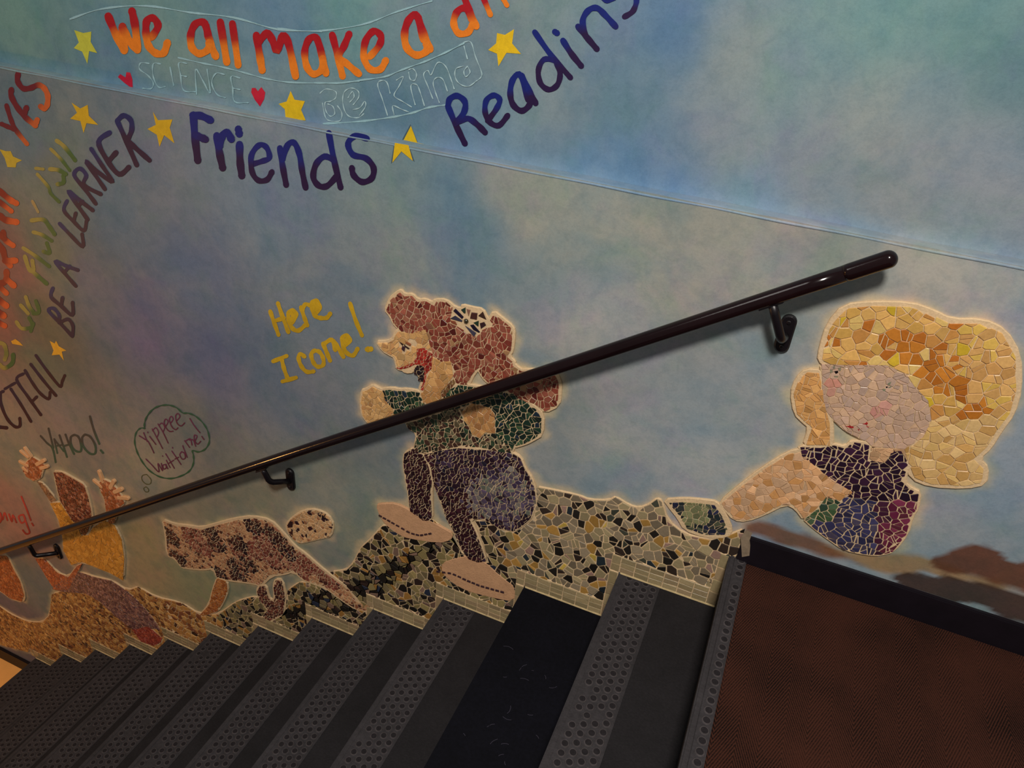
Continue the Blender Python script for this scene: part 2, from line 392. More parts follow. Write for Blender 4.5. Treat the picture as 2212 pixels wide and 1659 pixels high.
def pxscale(u, v):
    P = np.array([u, 0, v])-CAM; return F/(RM[2]@P)

def proj2(x, z):
    q = RM@(np.array([x, 0, z])-CAM); return (q[0]/q[2]*F+CX, q[1]/q[2]*F+CY)

class Mosaic:
    """one mosaic figure: parts are grout plates, each with its tiles; past 300 tiles the small ones are joined"""
    def __init__(s, name, label, cat, limit=295):
        s.tiles = []; s.limit = limit; s.name = name; s.label = label; s.cat = cat; s.root = None; s.level = 0
    def start(s, anchor):
        s.root = empty(s.name, (anchor[0], 0, anchor[1])); tag(s.root, s.label, s.cat)
    def part(s, name, poly, size, gap, palfn, rim=.008, split=.55, th=.0028, base=.0055, label=None, tiles=True, mat_=None, extra=(), skip=None):
        s.level += 1; y1 = -(base+.00013*s.level)
        cols = None
        pl = slab(name, smooth_poly(offset(poly, rim), 1), .0, y1, mat_ or M_GROUT, s.root, cols)
        if label: pl['label'] = label
        if tiles:
            for p in tessellate(poly, size, gap, split):
                c = (sum(a[0] for a in p)/len(p), sum(a[1] for a in p)/len(p))
                if skip and skip(c): continue
                s.tiles.append((abs(area2(p))*pxscale(*c)**2, p, y1, th, palfn(c), pl))
        for p, c in extra:
            s.tiles.append((1e9, ccw(p), y1, th+.0004, lin(c), pl))
        return pl
    def finish(s):
        s.tiles.sort(key=lambda t: -t[0]); rest = []
        for i, (A, p, y0, th, col, pl) in enumerate(s.tiles):
            V, Fc, C = tile_geo(p, y0+.0006, th, col)
            if i < s.limit and A > 45: mesh('tile', V, Fc, M_TILE, pl, C)
            else: rest.append((V, Fc, C))
        if rest:
            V = []; Fc = []; C = []
            for v, f, c in rest:
                n = len(V); V += v; Fc += [tuple(i+n for i in q) for q in f]; C.append(c)
            o = mesh('small_tiles', V, Fc, M_TILE, s.root, np.concatenate(C)); o['kind'] = 'stuff'
        print(s.name, len(s.tiles))

# ------------------------------------------------------------ wall colours (paint), from swatches placed over the wall
# (x, y in the photo frame, wall colour there)
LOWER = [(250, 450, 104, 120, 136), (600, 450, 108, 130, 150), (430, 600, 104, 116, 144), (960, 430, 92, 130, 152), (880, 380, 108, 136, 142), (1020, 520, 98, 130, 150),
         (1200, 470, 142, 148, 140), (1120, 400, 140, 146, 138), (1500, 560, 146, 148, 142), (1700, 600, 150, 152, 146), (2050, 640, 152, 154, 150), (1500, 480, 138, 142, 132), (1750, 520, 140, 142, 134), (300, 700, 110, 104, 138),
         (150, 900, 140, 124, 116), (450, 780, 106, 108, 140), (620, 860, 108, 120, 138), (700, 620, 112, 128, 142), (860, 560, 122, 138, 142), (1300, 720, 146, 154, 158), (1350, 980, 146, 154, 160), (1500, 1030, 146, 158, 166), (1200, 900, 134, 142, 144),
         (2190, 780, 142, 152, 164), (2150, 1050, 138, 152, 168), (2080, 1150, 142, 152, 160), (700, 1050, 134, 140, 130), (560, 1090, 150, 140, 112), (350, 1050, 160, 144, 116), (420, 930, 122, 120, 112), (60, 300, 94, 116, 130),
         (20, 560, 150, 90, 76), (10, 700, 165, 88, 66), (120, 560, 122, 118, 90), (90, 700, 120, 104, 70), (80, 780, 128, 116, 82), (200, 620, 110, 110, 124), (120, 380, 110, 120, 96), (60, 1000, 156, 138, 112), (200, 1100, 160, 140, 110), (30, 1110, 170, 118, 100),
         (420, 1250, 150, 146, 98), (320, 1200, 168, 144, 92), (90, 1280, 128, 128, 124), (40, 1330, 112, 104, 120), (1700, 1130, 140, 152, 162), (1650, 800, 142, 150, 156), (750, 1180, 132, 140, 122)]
UPPER = [(100, 80, 92, 138, 146), (60, 30, 92, 148, 146), (350, 60, 100, 148, 150), (250, 150, 92, 138, 160), (400, 150, 108, 144, 152), (600, 20, 92, 138, 168), (760, 30, 96, 152, 156), (900, 60, 108, 144, 156), (1100, 60, 112, 140, 150),
         (850, 250, 96, 136, 160), (650, 210, 104, 142, 160), (1350, 150, 112, 142, 160), (1250, 220, 112, 140, 156), (1050, 330, 98, 142, 172), (1300, 370, 96, 144, 186), (1450, 60, 84, 128, 170), (1480, 400, 88, 138, 192), (1620, 430, 106, 150, 186), (1600, 120, 128, 146, 152), (1700, 220, 116, 146, 160),
         (1720, 130, 94, 144, 156), (1900, 60, 100, 150, 152), (2100, 60, 90, 142, 146), (2190, 150, 78, 128, 140), (2000, 200, 118, 146, 158), (1850, 250, 132, 150, 154), (1950, 350, 146, 152, 158), (2100, 350, 136, 148, 162),
         (1750, 350, 132, 146, 158), (1900, 420, 146, 150, 150), (2150, 430, 142, 150, 162), (1850, 480, 128, 150, 168), (2100, 520, 124, 150, 166), (1560, 300, 122, 142, 158), (1520, 330, 132, 148, 160)]
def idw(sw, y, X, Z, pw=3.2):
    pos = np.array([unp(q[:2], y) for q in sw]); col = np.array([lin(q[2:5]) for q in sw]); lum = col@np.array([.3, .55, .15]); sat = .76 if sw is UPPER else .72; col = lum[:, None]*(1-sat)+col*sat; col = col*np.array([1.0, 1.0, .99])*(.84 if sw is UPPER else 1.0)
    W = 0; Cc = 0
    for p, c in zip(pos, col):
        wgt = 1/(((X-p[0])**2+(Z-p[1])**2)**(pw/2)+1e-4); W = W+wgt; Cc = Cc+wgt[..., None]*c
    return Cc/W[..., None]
def seg_dist(poly, X, Z):
    d = np.full(X.shape, 9.)
    for i in range(len(poly)):
        a = np.array(poly[i]); b = np.array(poly[(i+1) % len(poly)]); e = b-a; L = e@e+1e-12
        t = np.clip(((X-a[0])*e[0]+(Z-a[1])*e[1])/L, 0, 1)
        d = np.minimum(d, np.hypot(X-a[0]-t*e[0], Z-a[1]-t*e[1]))
    return d
def grid_wall(name, x0, x1, z0, z1, step, y, colfn):
    nx = int((x1-x0)/step)+1; nz = int((z1-z0)/step)+1
    xs = np.linspace(x0, x1, nx); zs = np.linspace(z0, z1, nz); X, Z = np.meshgrid(xs, zs)
    C = colfn(X, Z)
    V = np.stack([X, np.full(X.shape, y), Z], -1).reshape(-1, 3)
    idx = np.arange(nx*nz).reshape(nz, nx)
    Q = np.stack([idx[:-1, :-1], idx[:-1, 1:], idx[1:, 1:], idx[1:, :-1]], -1).reshape(-1, 4)
    V = V.tolist(); Q = Q.tolist()
    n = len(V); t = .12                                              # thickness: back plate
    V += [(x0, y+t, z0), (x1, y+t, z0), (x1, y+t, z1), (x0, y+t, z1)]
    c00, c10, c11, c01 = 0, nx-1, nx*nz-1, nx*(nz-1)
    Q += [(n+1, n, n+3, n+2), (c00, n, n+1, c10), (c10, n+1, n+2, c11), (c11, n+2, n+3, c01), (c01, n+3, n, c00)]
    Cf = np.concatenate([C.reshape(-1, 3), np.full((4, 3), .3)])
    o = mesh(name, V, Q, M_WALL, None, Cf); o['kind'] = 'structure'; return o

HALO = ['girl_hair', 'girl_pony', 'girl_face', 'girl_hand', 'girl_sleeve2', 'girl_skirt', 'girl_shoe', 'girl_shoulder', 'tod_hair', 'tod_face', 'tod_hand', 'tod_dress', 'tod_arm',
        'ani_body', 'ani_head', 'ch_hair', 'ch_hand', 'ch_hand2', 'hill', 'ch_shirt', 'far_head']
BROWN = wpts('R', '1490,300 1620,245 1780,205 1950,220 2050,262 2110,330 2400,345 2400,660 1900,470 1600,410 1500,360')
BROWNL = wpts('R', '40,60 130,15 300,60 500,115 650,190 800,260 950,370 700,300 300,190 40,110')
TAN = wpts('R', '600,190 800,235 930,290 1150,275 1400,290 1560,350 1800,420 2400,610 2400,650 1900,520 1400,420 1150,440 980,380 700,280')
GREYB = wpts('R', '1130,440 1400,425 1750,480 2050,540 2400,640 2400,900 2212,840 1800,660 1300,560')
def lower_cols(X, Z):
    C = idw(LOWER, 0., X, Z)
    nz = np.sin(X*61+np.sin(Z*47)*2)*.004+np.sin(Z*83+X*21)*.003
    m = X > -4.2
    for nm in HALO:
        p = REG[nm]; xs = [q[0] for q in p]; zs = [q[1] for q in p]
        bb = (X > min(xs)-.09) & (X < max(xs)+.09) & (Z > min(zs)-.09) & (Z < max(zs)+.09)
        if not bb.any(): continue
        xx, zz = X[bb], Z[bb]; d = seg_dist(p, xx, zz)+nz[bb]*1.2; d[inside_np(p, xx, zz)] = 0
        f = np.clip(1-(d-.008)/.022, 0, 1)**1.3*.6
        C[bb] = C[bb]*(1-f[:, None])+lin((205, 182, 142))*f[:, None]
    for p, c, sf, am in ((TAN, (158, 122, 82), .012, .9), (BROWN, (104, 60, 40), .008, .95), (BROWNL, (122, 78, 52), .014, .9), (GREYB, (66, 46, 38), .006, .95)):
        xs = [q[0] for q in p]; zs = [q[1] for q in p]
        bb = (X > min(xs)-.05) & (X < max(xs)+.05) & (Z > min(zs)-.05) & (Z < max(zs)+.05)
        xx, zz = X[bb], Z[bb]; ins = inside_np(p, xx, zz); d = seg_dist(p, xx, zz); d = np.where(ins, -d, d)+nz[bb]
        f = np.clip(.5-d/sf, 0, 1)*am
        C[bb] = C[bb]*(1-f[:, None])+lin(c)*f[:, None]
    return C
def upper_cols(X, Z):
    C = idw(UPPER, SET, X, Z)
    f = np.clip(1-(Z-LEDGE_Z)/.03, 0, 1)*.35
    return C*(1-f[..., None])+lin((140, 165, 188))*f[..., None]
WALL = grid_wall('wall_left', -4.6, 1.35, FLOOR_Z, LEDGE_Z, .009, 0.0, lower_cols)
WALL_U = grid_wall('wall_left_upper', -4.6, 1.35, LEDGE_Z-.002, 2.7, .02, SET, upper_cols)
# ledge between them: rounded shelf edge, light from above put into its paler colour
def ledge_cols(V): 
    c = idw(UPPER, 0.02, np.array([v[0] for v in V]), np.array([v[2] for v in V])-.0)
    return c*.62+lin((150, 160, 168))*.38
prof = [(.0395, .0012), (.012, .0012), (.003, .0), (-.0012, -.003), (-.0014, -.006), (-.0004, -.007)]
V = []; Fc = []; nx = 220
for i in range(nx+1):
    x = -4.6+5.95*i/nx
    for y, dz in prof: V.append((x, y+math.sin(x*17)*.0004, LEDGE_Z+dz+math.sin(x*23+1)*.0007))
np_ = len(prof)
for i in range(nx):
    for k in range(np_-1): Fc.append((i*np_+k, i*np_+k+1, (i+1)*np_+k+1, (i+1)*np_+k))
lg = mesh('trim_1', V, Fc, M_WALL, None, ledge_cols(V), smooth=True); lg['kind'] = 'structure'

# ------------------------------------------------------------ floors, baseboards, opposite side
V, Fc = box(-0.0, 1.35, -2.3, 0, -.05, -.008); o = mesh('floor', V, Fc, M_BLACK); o['kind'] = 'structure'
V, Fc = box(-6.5, -NST*RUN+.02, -2.3, 1.2, FLOOR_Z-.05, FLOOR_Z); o = mesh('floor_lower', V, Fc, M_FLOOR); o['kind'] = 'structure'
V, Fc = join([box(.012, 1.35, -.014, 0, -.006, .083, .003)])
bb = mesh('baseboard_left', V, Fc, M_BASE); bb['kind'] = 'structure'
pp = wpts('R', '0,150 40,90 90,110 70,170 75,210 68,290 10,300', -.0145)
sm = mesh('paint_smear', [(x, -.0149, z) for x, z in pp], [tuple(range(len(pp)))], mat('grey_smear', .7, (128, 112, 92), noise=(40, .3)), bb)
sm['label'] = 'grey paint smeared over the end of the black baseboard'
V, Fc = box(-4.6, -NST*RUN-.01, -.016, 0, FLOOR_Z, FLOOR_Z+.10, .003)
b2 = mesh('baseboard_lower', V, Fc, M_BASE); b2['kind'] = 'structure'

# ------------------------------------------------------------ carpet on the landing
V = []; Fc = []
V, Fc = box(.040, 1.34, -2.3, -.0145, -.008, .0, .002)
o = mesh('carpet', V, Fc, M_CARPET); tag(o, 'dark reddish brown chevron carpet covering the landing beside the black baseboard', 'carpet')

# ------------------------------------------------------------ staircase
W0, W1 = -2.3, -.0005
stair = empty('staircase', (-NST*RUN/2, -1.1, FLOOR_Z))
tag(stair, 'dark staircase with studded rubber treads going down along the mural wall', 'staircase')
def studs(x0, x1, z, parent, maxy=-1.75, name='rubber_studs'):
    """raised rings and discs on a strip"""
    V = []; Fc = []; s = .0255; r = .0098; rows = max(1, int((x1-x0)/(s*.88))); n = 12
    dx = (x1-x0)/rows
    for i in range(rows):
        x = x0+dx*(i+.5); y = -.014-(s/2 if i % 2 else 0)
        while y > maxy:
            if rng.random() < .97:
                b = len(V); h = .0016
                for rr, zz in ((r*1.1, 0), (r*.98, h), (r*.80, h)):
                    for k in range(n):
                        th = 2*math.pi*k/n; V.append((x+rr*math.cos(th), y+rr*math.sin(th), z+zz))
                for q in range(2):
                    for k in range(n): Fc.append((b+q*n+k, b+q*n+(k+1) % n, b+(q+1)*n+(k+1) % n, b+(q+1)*n+k))
                Fc.append(tuple(b+2*n+k for k in range(n)))
            y -= s
    me = mesh(name, V, Fc, M_STUD, parent); me['kind'] = 'stuff'
    me.data.materials.append(M_RIM)
    # rims lighter, worn; faces dark
    for p in me.data.polygons: p.material_index = 0 if len(p.vertices) > 4 else 1
    return me
for k in range(1, NST+1):
    x0 = -k*RUN; x1 = x0+RUN; z = -k*RISE
    V, Fc = box(x0+.012, x1+.02, W0, W1, z-.03, z-.004)
    tr = mesh('tread', V, Fc, M_BLACK if k == 2 else M_RUBD, stair)
    V, Fc = box(x1, x1+.018, W0, W1, z-.004, z+RISE-.030)
    mesh('riser', V, Fc, M_RUBD, stair)
    if k == 2:
        tr['label'] = 'bare black tread without rubber covering'
        V, Fc = box(x0, x1, W0, W1, z-.028, z, .003); mesh('tread_board', V, Fc, M_BLACK, tr)
    else:
        # rubber cover: nosing with smooth lip, studded strip, groove, smooth back
        V, Fc = join([box(x0, x0+.020, W0, W1, z-.030, z, .004), box(x0+.016, x0+.121, W0, W1, z-.004, z-.0008)])
        mesh('rubber_nosing', V, Fc, M_RUB, tr)
        V, Fc = box(x0+.123, x1+.001, W0, W1, z-.004, z, .0012)
        mesh('rubber_back', V, Fc, M_RUBD, tr)
        V, Fc = box(x0+.1205, x0+.1232, W0, W1-.001, z-.003, z+.0007, .0006)
        mesh('rubber_ridge', V, Fc, M_RUB, tr)
        studs(x0+.022, x0+.118, z-.0009, tr)
# last riser down to the lower floor
V, Fc = box(-NST*RUN+.012, -NST*RUN+.03, W0, W1, FLOOR_Z, -NST*RISE-.03); mesh('riser', V, Fc, M_RUBD, stair)
# landing nosing
V, Fc = join([box(-.006, .012, W0, W1, -.036, .001, .004), box(.010, .040, W0, W1, -.006, .0006)])
ln = mesh('landing_nosing', V, Fc, M_RUB, stair); ln['label'] = 'grey rubber nosing strip on the landing edge'
studs(.014, .039, .0006, ln)
# scuffs of the bare tread : thin pale arcs of old glue
V = []; Fc = []
for i in range(26):
    cx_, cy_ = -2*RUN+rng.uniform(.04, .24), rng.uniform(-.75, -.25); r = rng.uniform(.008, .03); a0 = rng.uniform(0, 6.3); b = len(V); n = 7
    for j in range(n):
        th = a0+j/n*rng.uniform(.8, 1.4)
        for rr in (r, r+.0012): V.append((cx_+rr*math.cos(th), cy_+rr*math.sin(th), -2*RISE+.0004))
    for j in range(n-1): Fc.append((b+2*j, b+2*j+1, b+2*j+3, b+2*j+2))
o = mesh('scuff_marks', V, Fc, mat('scuff', .8, (48, 44, 58)), stair); o['kind'] = 'stuff'

# ------------------------------------------------------------ tile border that follows the steps
border = empty('tile_border', (-1.5, 0, -1.2))
tag(border, 'stepped border of small olive beige rectangular tiles along the staircase', 'tile border')
PALB = [(150, 134, 100), (142, 128, 96), (156, 140, 106), (138, 122, 94), (150, 130, 100)]
bt = []
for k in range(1, NST+1):
    x0 = -k*RUN; x1 = x0+RUN; z = -k*RISE
    poly = [(x0-BW-.003, z-.001), (x0-BW-.003, z+BORD+.004), (x1-BW-.003, z+BORD+.004), (x1-BW-.003, z+RISE+.002), (x1+.0, z+RISE+.002), (x1+.0, z-.001)]
    poly = [(x0-.001, z+.0005), (x0-BW-.001, z+.0005), (x0-BW-.001, z+BORD+.003), (x1-BW-.002, z+BORD+.003), (x1-BW-.002, z+RISE), (x1-.0005, z+RISE), (x1-.0005, z+.0005)]
    g = slab('grout_bed', poly, 0, -.0065, M_GROUT, border)
    V, Fc = box(x0+.004, x1-.001, -.0115, -.006, z-.0005, z+.0045, .0015); mesh('caulk_line', V, Fc, M_CAULK, border)
    n = 6; rows = 3
    for r in range(rows):
        for c in range(n):
            a = x0+(x1-BW-x0)*c/n; b = x0+(x1-BW-x0)*(c+1)/n; zz0 = z+.004+(BORD-.004)*r/rows; zz1 = z+.004+(BORD-.004)*(r+1)/rows
            j = lambda: rng.uniform(-.0007, .0007)
            bt.append([(a+.0013+j(), zz0+.0011+j()), (b-.0013+j(), zz0+.0011+j()), (b-.0013+j(), zz1-.0011+j()), (a+.0013+j(), zz1-.0011+j())])
    for a, b in ((z+.004, z+BORD*.5), (z+BORD*.5, z+BORD)):
        bt.append([(x0-BW+.0018, a+.0012), (x0-.002, a+.0012), (x0-.002, b-.0011), (x0-BW+.0018, b-.0011)])
    nv = 4
    for r in range(nv):
        zz0 = z+.004+(RISE-.006)*r/nv; zz1 = z+.004+(RISE-.006)*(r+1)/nv; j = lambda: rng.uniform(-.0007, .0007)
        bt.append([(x1-BW+.0018+j(), zz0+.0012+j()), (x1-.003+j(), zz0+.0012+j()), (x1-.003+j(), zz1-.0012+j()), (x1-BW+.0018+j(), zz1-.0012+j())])
for p in bt:
    V, Fc, Cc = tile_geo(p, -.0061, .0026, pick(PALB, .08)); mesh('border_tile', V, Fc, M_TILE, border, Cc)

# ------------------------------------------------------------ mosaics
def pal(*cs): return lambda c: pick(cs)
HILLP = [(146, 132, 100, 5), (134, 120, 98, 5), (112, 100, 82, 3), (34, 30, 26, 2.6), (48, 38, 32, 1.6), (160, 122, 62, 2), (60, 62, 52, 1), (140, 112, 100, 1), (36, 44, 50, .6), (176, 150, 70, .7)]
HILLD = [(132, 118, 78, 3), (110, 98, 72, 3), (30, 26, 22, 3.5), (44, 32, 28, 2), (150, 110, 56, 1.6), (120, 96, 82, 1), (38, 44, 60, .5)]
HILLW = [(176, 130, 72, 3), (160, 112, 62, 3), (140, 92, 52, 2), (120, 74, 48, 1.5), (190, 150, 92, 2), (82, 54, 36, 1)]
def hillpal(c):
    if c[0] > -.62: return pick(HILLP)
    if c[0] > -1.9: return pick(HILLD)
    return pick(HILLW)
H = Mosaic('mosaic_hill', 'olive and brown broken tile mosaic hillside above the stair border', 'mosaic', 298)
H.start((-1.2, -.6))
hp = REG['hill']
hl = H.part('hillside', hp, .0245, .0034, hillpal, rim=.004, split=.5, base=.0042, skip=lambda c: c[0] < -2.2)
for p in tessellate(hp, .016, .002, .4):
    c = (sum(a[0] for a in p)/len(p), sum(a[1] for a in p)/len(p))
    if c[0] < -2.2: H.tiles.append((1, p, -.00455, .0024, hillpal(c), hl))
H.finish()

G = Mosaic('mosaic_girl', 'mosaic girl with auburn tile hair, green top and purple skirt sliding down the hill', 'mosaic figure', 298)
G.start((-.75, .05))
AUB = [(128, 62, 48, 5), (140, 78, 62, 4), (108, 46, 36, 3), (150, 96, 74, 2), (86, 30, 26, .8), (150, 112, 78, .8)]
SKIN = [(196, 152, 96, 4), (206, 164, 108, 3), (186, 138, 88, 2)]
GRN = [(26, 46, 36, 4), (34, 58, 44, 3), (22, 34, 30, 3), (60, 84, 58, 1), (30, 44, 58, .7)]
tA = lambda s: wpts('T', s)
G.part('hair', REG['girl_hair'], .0155, .0022, pal(*AUB), split=.5)
G.part('ponytail', REG['girl_pony'], .0155, .0022, pal(*AUB), split=.5)
ex = [(tA('975,360 1005,328 1135,460 1112,495'), (28, 18, 40)), (tA('930,480 1000,440 1115,520 1110,538'), (52, 50, 66)), (tA('1240,590 1290,580 1395,700 1380,708 1290,660'), (20, 14, 34)),
      (tA('1160,600 1335,715 1305,775'), (60, 58, 74)), (tA('1095,345 1165,308 1165,400 1145,400'), (30, 50, 40)), (tA('1185,335 1245,350 1215,450'), (128, 92, 76)), (tA('1262,388 1355,400 1345,500 1240,480'), (66, 36, 32)),
      (tA('1370,440 1440,375 1495,505'), (60, 40, 34)), (tA('1295,550 1375,520 1370,610'), (30, 52, 38)), (tA('1395,560 1460,540 1490,590 1410,650'), (50, 30, 34)), (tA('925,515 1000,530 1030,585 940,550'), (126, 68, 46))]
pl = G.part('hair_clip', REG['girl_clip'], .016, .003, pal((140, 84, 60)), extra=ex, tiles=False, label='flower shaped hair clip of dark glass pieces')
cc = unp(pts('T', '1177,525')[0]); V = []; Fc = []; n = 14
for i, (rr, yy) in enumerate(((.0068, 0), (.0068, .002), (.0052, .0048), (.0028, .0062))):
    for k in range(n): V.append((cc[0]+rr*math.cos(2*math.pi*k/n), -.0065-yy, cc[1]+rr*math.sin(2*math.pi*k/n)))
for i in range(3):
    for k in range(n): Fc.append((i*n+k, i*n+(k+1) % n, (i+1)*n+(k+1) % n, (i+1)*n+k))
Fc.append(tuple(3*n+k for k in range(n)))
mesh('glass_bead', V, Fc, mat('bead_glass', .08, (46, 40, 26), coat=1), pl, smooth=True)
G.part('face', REG['girl_face'], .0175, .0016, pal(*SKIN), split=.3, skip=lambda c: inside(P_('A', '475,555 600,565 600,640 500,680'), c),
       extra=[(P_('A', '475,555 515,588 510,598 495,585'), (52, 36, 30)), (P_('A', '505,602 532,612 524,652 498,628'), (58, 34, 44)), (P_('A', '520,590 570,625 560,628 522,600'), (40, 24, 20)), (P_('A', '513,543 585,585 580,600 545,585'), (140, 84, 52))])
G.part('lips', REG['girl_lips'], .0105, .002, pal((150, 36, 28), (132, 30, 26), (168, 56, 44)), split=.35)
G.part('open_mouth', REG['girl_mouth'], .013, .002, pal((30, 18, 24), (40, 20, 26)), rim=.003)
G.part('teeth', P_('A', '480,812 560,795 612,772 608,845 530,852'), .01, .001, pal(*SKIN), rim=.001, tiles=False)
G.part('neck', REG['girl_neck'], .019, .0016, pal((190, 144, 88), (200, 154, 98), (178, 130, 80)), split=.35)
G.part('collar', REG['girl_collar'], .011, .002, pal((120, 90, 56), (104, 66, 44)), split=.1, rim=.003)
G.part('left_hand', REG['girl_hand'], .0155, .0016, pal(*SKIN), split=.5)
G.part('left_sleeve', REG['girl_sleeve'], .015, .0026, pal(*GRN))
G.part('right_sleeve', REG['girl_shoulder'], .0165, .0026, pal(*GRN))
G.part('right_hand', REG['girl_elbow'], .017, .0015, pal((184, 136, 84), (196, 150, 94), (172, 122, 76)), rim=.003)
G.part('bodice', REG['girl_bodice'], .0145, .0026, pal((44, 62, 44, 3), (66, 44, 36, 3), (110, 104, 80, 1.5), (30, 34, 28, 2), (86, 76, 56, 1)), rim=.005)
PUR = [(38, 22, 34, 4), (50, 28, 44, 3), (62, 46, 66, 2), (30, 26, 40, 1)]; MAR = [(44, 18, 26, 5), (56, 26, 36, 3), (34, 16, 24, 3)]
LIL = [(92, 82, 92, 3), (78, 66, 86, 3), (110, 104, 98, 2), (58, 46, 68, 2), (96, 100, 90, 1.5), (46, 34, 44, 1)]
def skirt(c):
    px, py = proj2(*c)
    if math.hypot((px-1085)/72, (py-1068)/58) < 1+rng.normal(0, .12): return pick(LIL)
    if px < 945 or (py > 1060 and px < 1045): return pick(MAR)
    return pick(PUR)
G.part('hanging_sleeve', REG['girl_sleeve2'], .0125, .0022, pal(*MAR), rim=.005)
G.part('skirt', REG['girl_skirt'], .0136, .0022, skirt, rim=.005)
SH = [(206, 168, 132)]
M_SHOE = mat('peach_plaster', .8, (190, 148, 112), noise=((30, .10), (200, .1)), bump=(160, .3), spec=.2)
def dots(c, s, w, h, col):
    P = wpts(c, s); out = []
    for i in range(len(P)-1):
        a, b = np.array(P[i]), np.array(P[i+1]); L = np.linalg.norm(b-a); n = max(1, int(L/(w*1.2))); e = (b-a)/L; nn = np.array([-e[1], e[0]])
        for j in range(n):
            p = a+(b-a)*(j+.5)/n; r = [p-e*w*.5-nn*h*.5, p+e*w*.5-nn*h*.4, p+e*w*.42+nn*h*.5, p-e*w*.4+nn*h*.45]
            out.append(([tuple(q) for q in r], col))
    return out
G.part('upper_shoe', REG['girl_shoe'], .02, .002, pal(*SH), tiles=False, mat_=M_SHOE, extra=dots('B', '290,865 440,950 580,1030 660,1050 770,1030', .0135, .006, (60, 40, 44)), rim=.004)
G.part('lower_shoe', REG['girl_shoe2'], .02, .002, pal(*SH), tiles=False, mat_=M_SHOE, extra=dots('B', '800,1370 950,1390 1080,1450 1200,1500 1420,1560', .0135, .007, (60, 42, 48)), rim=.004)
G.finish()

T = Mosaic('mosaic_toddler', 'mosaic toddler with big yellow and orange tile hair and purple blue dress beside the landing', 'mosaic figure', 298)
T.start((.12, .35))
def hairpal(c):
    x, z = c
    p = proj2(x, z)
    d = abs((p[0]-1900)*.55-(p[1]-690)*.8)/1.0
    if 1880 < p[0] < 2130 and 700 < p[1] < 900 and abs((p[1]-745)-(p[0]-1950)*.72) < 42 and rng.random() < .66: return pick([(176, 108, 38), (186, 118, 44), (166, 98, 34)], .06)
    if p[1] > 900: return pick([(206, 170, 106), (196, 160, 104), (210, 176, 120), (188, 146, 86)], .06)
    if p[0] > 2080: return pick([(196, 152, 92), (206, 162, 100), (188, 142, 84), (204, 168, 84)], .06)
    return pick([(204, 160, 92, 3), (192, 150, 78, 3), (186, 132, 70, 2), (178, 106, 40, 1.2), (208, 176, 106, 2), (198, 166, 50, .5)], .07)
T.part('hair', REG['tod_hair'], .021, .0018, hairpal, rim=.011, split=.35)
def facepal(c):
    p = proj2(*c)
    if math.hypot(p[0]-1903, (p[1]-883)*1.3) < 22: return pick([(192, 142, 128), (186, 132, 120)], .05)
    if math.hypot(p[0]-1797, p[1]-834) < 17: return pick([(194, 136, 118), (190, 140, 122)], .05)
    return pick([(190, 158, 136, 3), (180, 150, 128, 3), (196, 162, 132, 2), (174, 148, 132, 2)], .05)
Zp = lambda s: wpts('Z', s)
T.part('face', REG['tod_face'], .0165, .0014, facepal, rim=.004, split=.45,
       extra=[(Zp('680,320 735,315 735,345 700,365'), (18, 14, 16)), (Zp('655,255 690,240 690,280 665,290'), (120, 116, 96)), (Zp('615,310 655,300 660,340 620,345'), (132, 126, 104)), (Zp('735,275 780,265 770,315 745,310'), (128, 122, 98)), (Zp('670,385 740,385 730,410 680,410'), (128, 120, 98)),
              (Zp('1415,540 1445,535 1440,560 1420,560'), (20, 16, 18)), (Zp('1440,495 1495,465 1480,510 1445,525'), (118, 120, 98)), (Zp('1370,575 1415,570 1410,610 1375,605'), (124, 124, 100)), (Zp('1450,545 1500,535 1490,555 1455,562'), (120, 120, 98)),
              (Zp('835,1105 910,1100 965,1120 950,1138 900,1130'), (150, 34, 36)), (Zp('1085,1078 1145,1050 1165,1065 1150,1085'), (150, 34, 36)), (Zp('980,1195 1010,1140 1040,1150 1035,1175'), (140, 40, 40)), (Zp('1045,1135 1080,1130 1075,1145 1050,1150'), (150, 60, 54)), (Zp('1130,1105 1185,1110 1160,1130'), (160, 84, 76))])
T.part('raised_hand', REG['tod_hand'], .0165, .0014, pal((198, 146, 88), (206, 156, 96), (188, 138, 80)), rim=.009, split=.5)
T.part('neck', REG['tod_neck'], .018, .0014, pal((184, 146, 110), (192, 154, 116)), rim=.004)
def dresspal(c):
    p = proj2(*c); 
    if p[1] < 1075: return pick([(40, 22, 44), (52, 28, 50), (34, 20, 36)], .15)
    if p[0]+(p[1]-1090)*.15 < 1812 and p[1] < 1125: return pick([(56, 78, 52), (44, 62, 50), (70, 90, 66)], .12)
    if p[0] > 1925 or (p[0] > 1900 and p[1] > 1130): return pick([(96, 34, 60), (108, 44, 68), (84, 36, 50)], .12)
    if p[1]-1100 > (1880-p[0])*-.2-20 and p[0] < 1890: return pick([(48, 48, 80), (56, 54, 86), (44, 42, 66), (66, 60, 78)], .12)
    return pick([(62, 30, 50), (74, 40, 56), (54, 30, 46)], .15)
T.part('dress', REG['tod_dress'], .0165, .0026, dresspal, rim=.006)
T.part('arm', REG['tod_arm'], .0185, .0013, pal((198, 152, 108), (206, 162, 120), (186, 136, 84), (194, 158, 124)), rim=.008, split=.4)
T.part('shoe', REG['tod_shoe'], .0145, .002, lambda c: pick([(118, 120, 84), (128, 128, 92), (104, 106, 76)], .08) if proj2(*c)[0] > 1478 and proj2(*c)[0] < 1530 and proj2(*c)[1] < 1130 else pick([(50, 54, 54), (36, 38, 60), (84, 88, 70), (32, 40, 42)], .15), rim=.014)
T.finish()

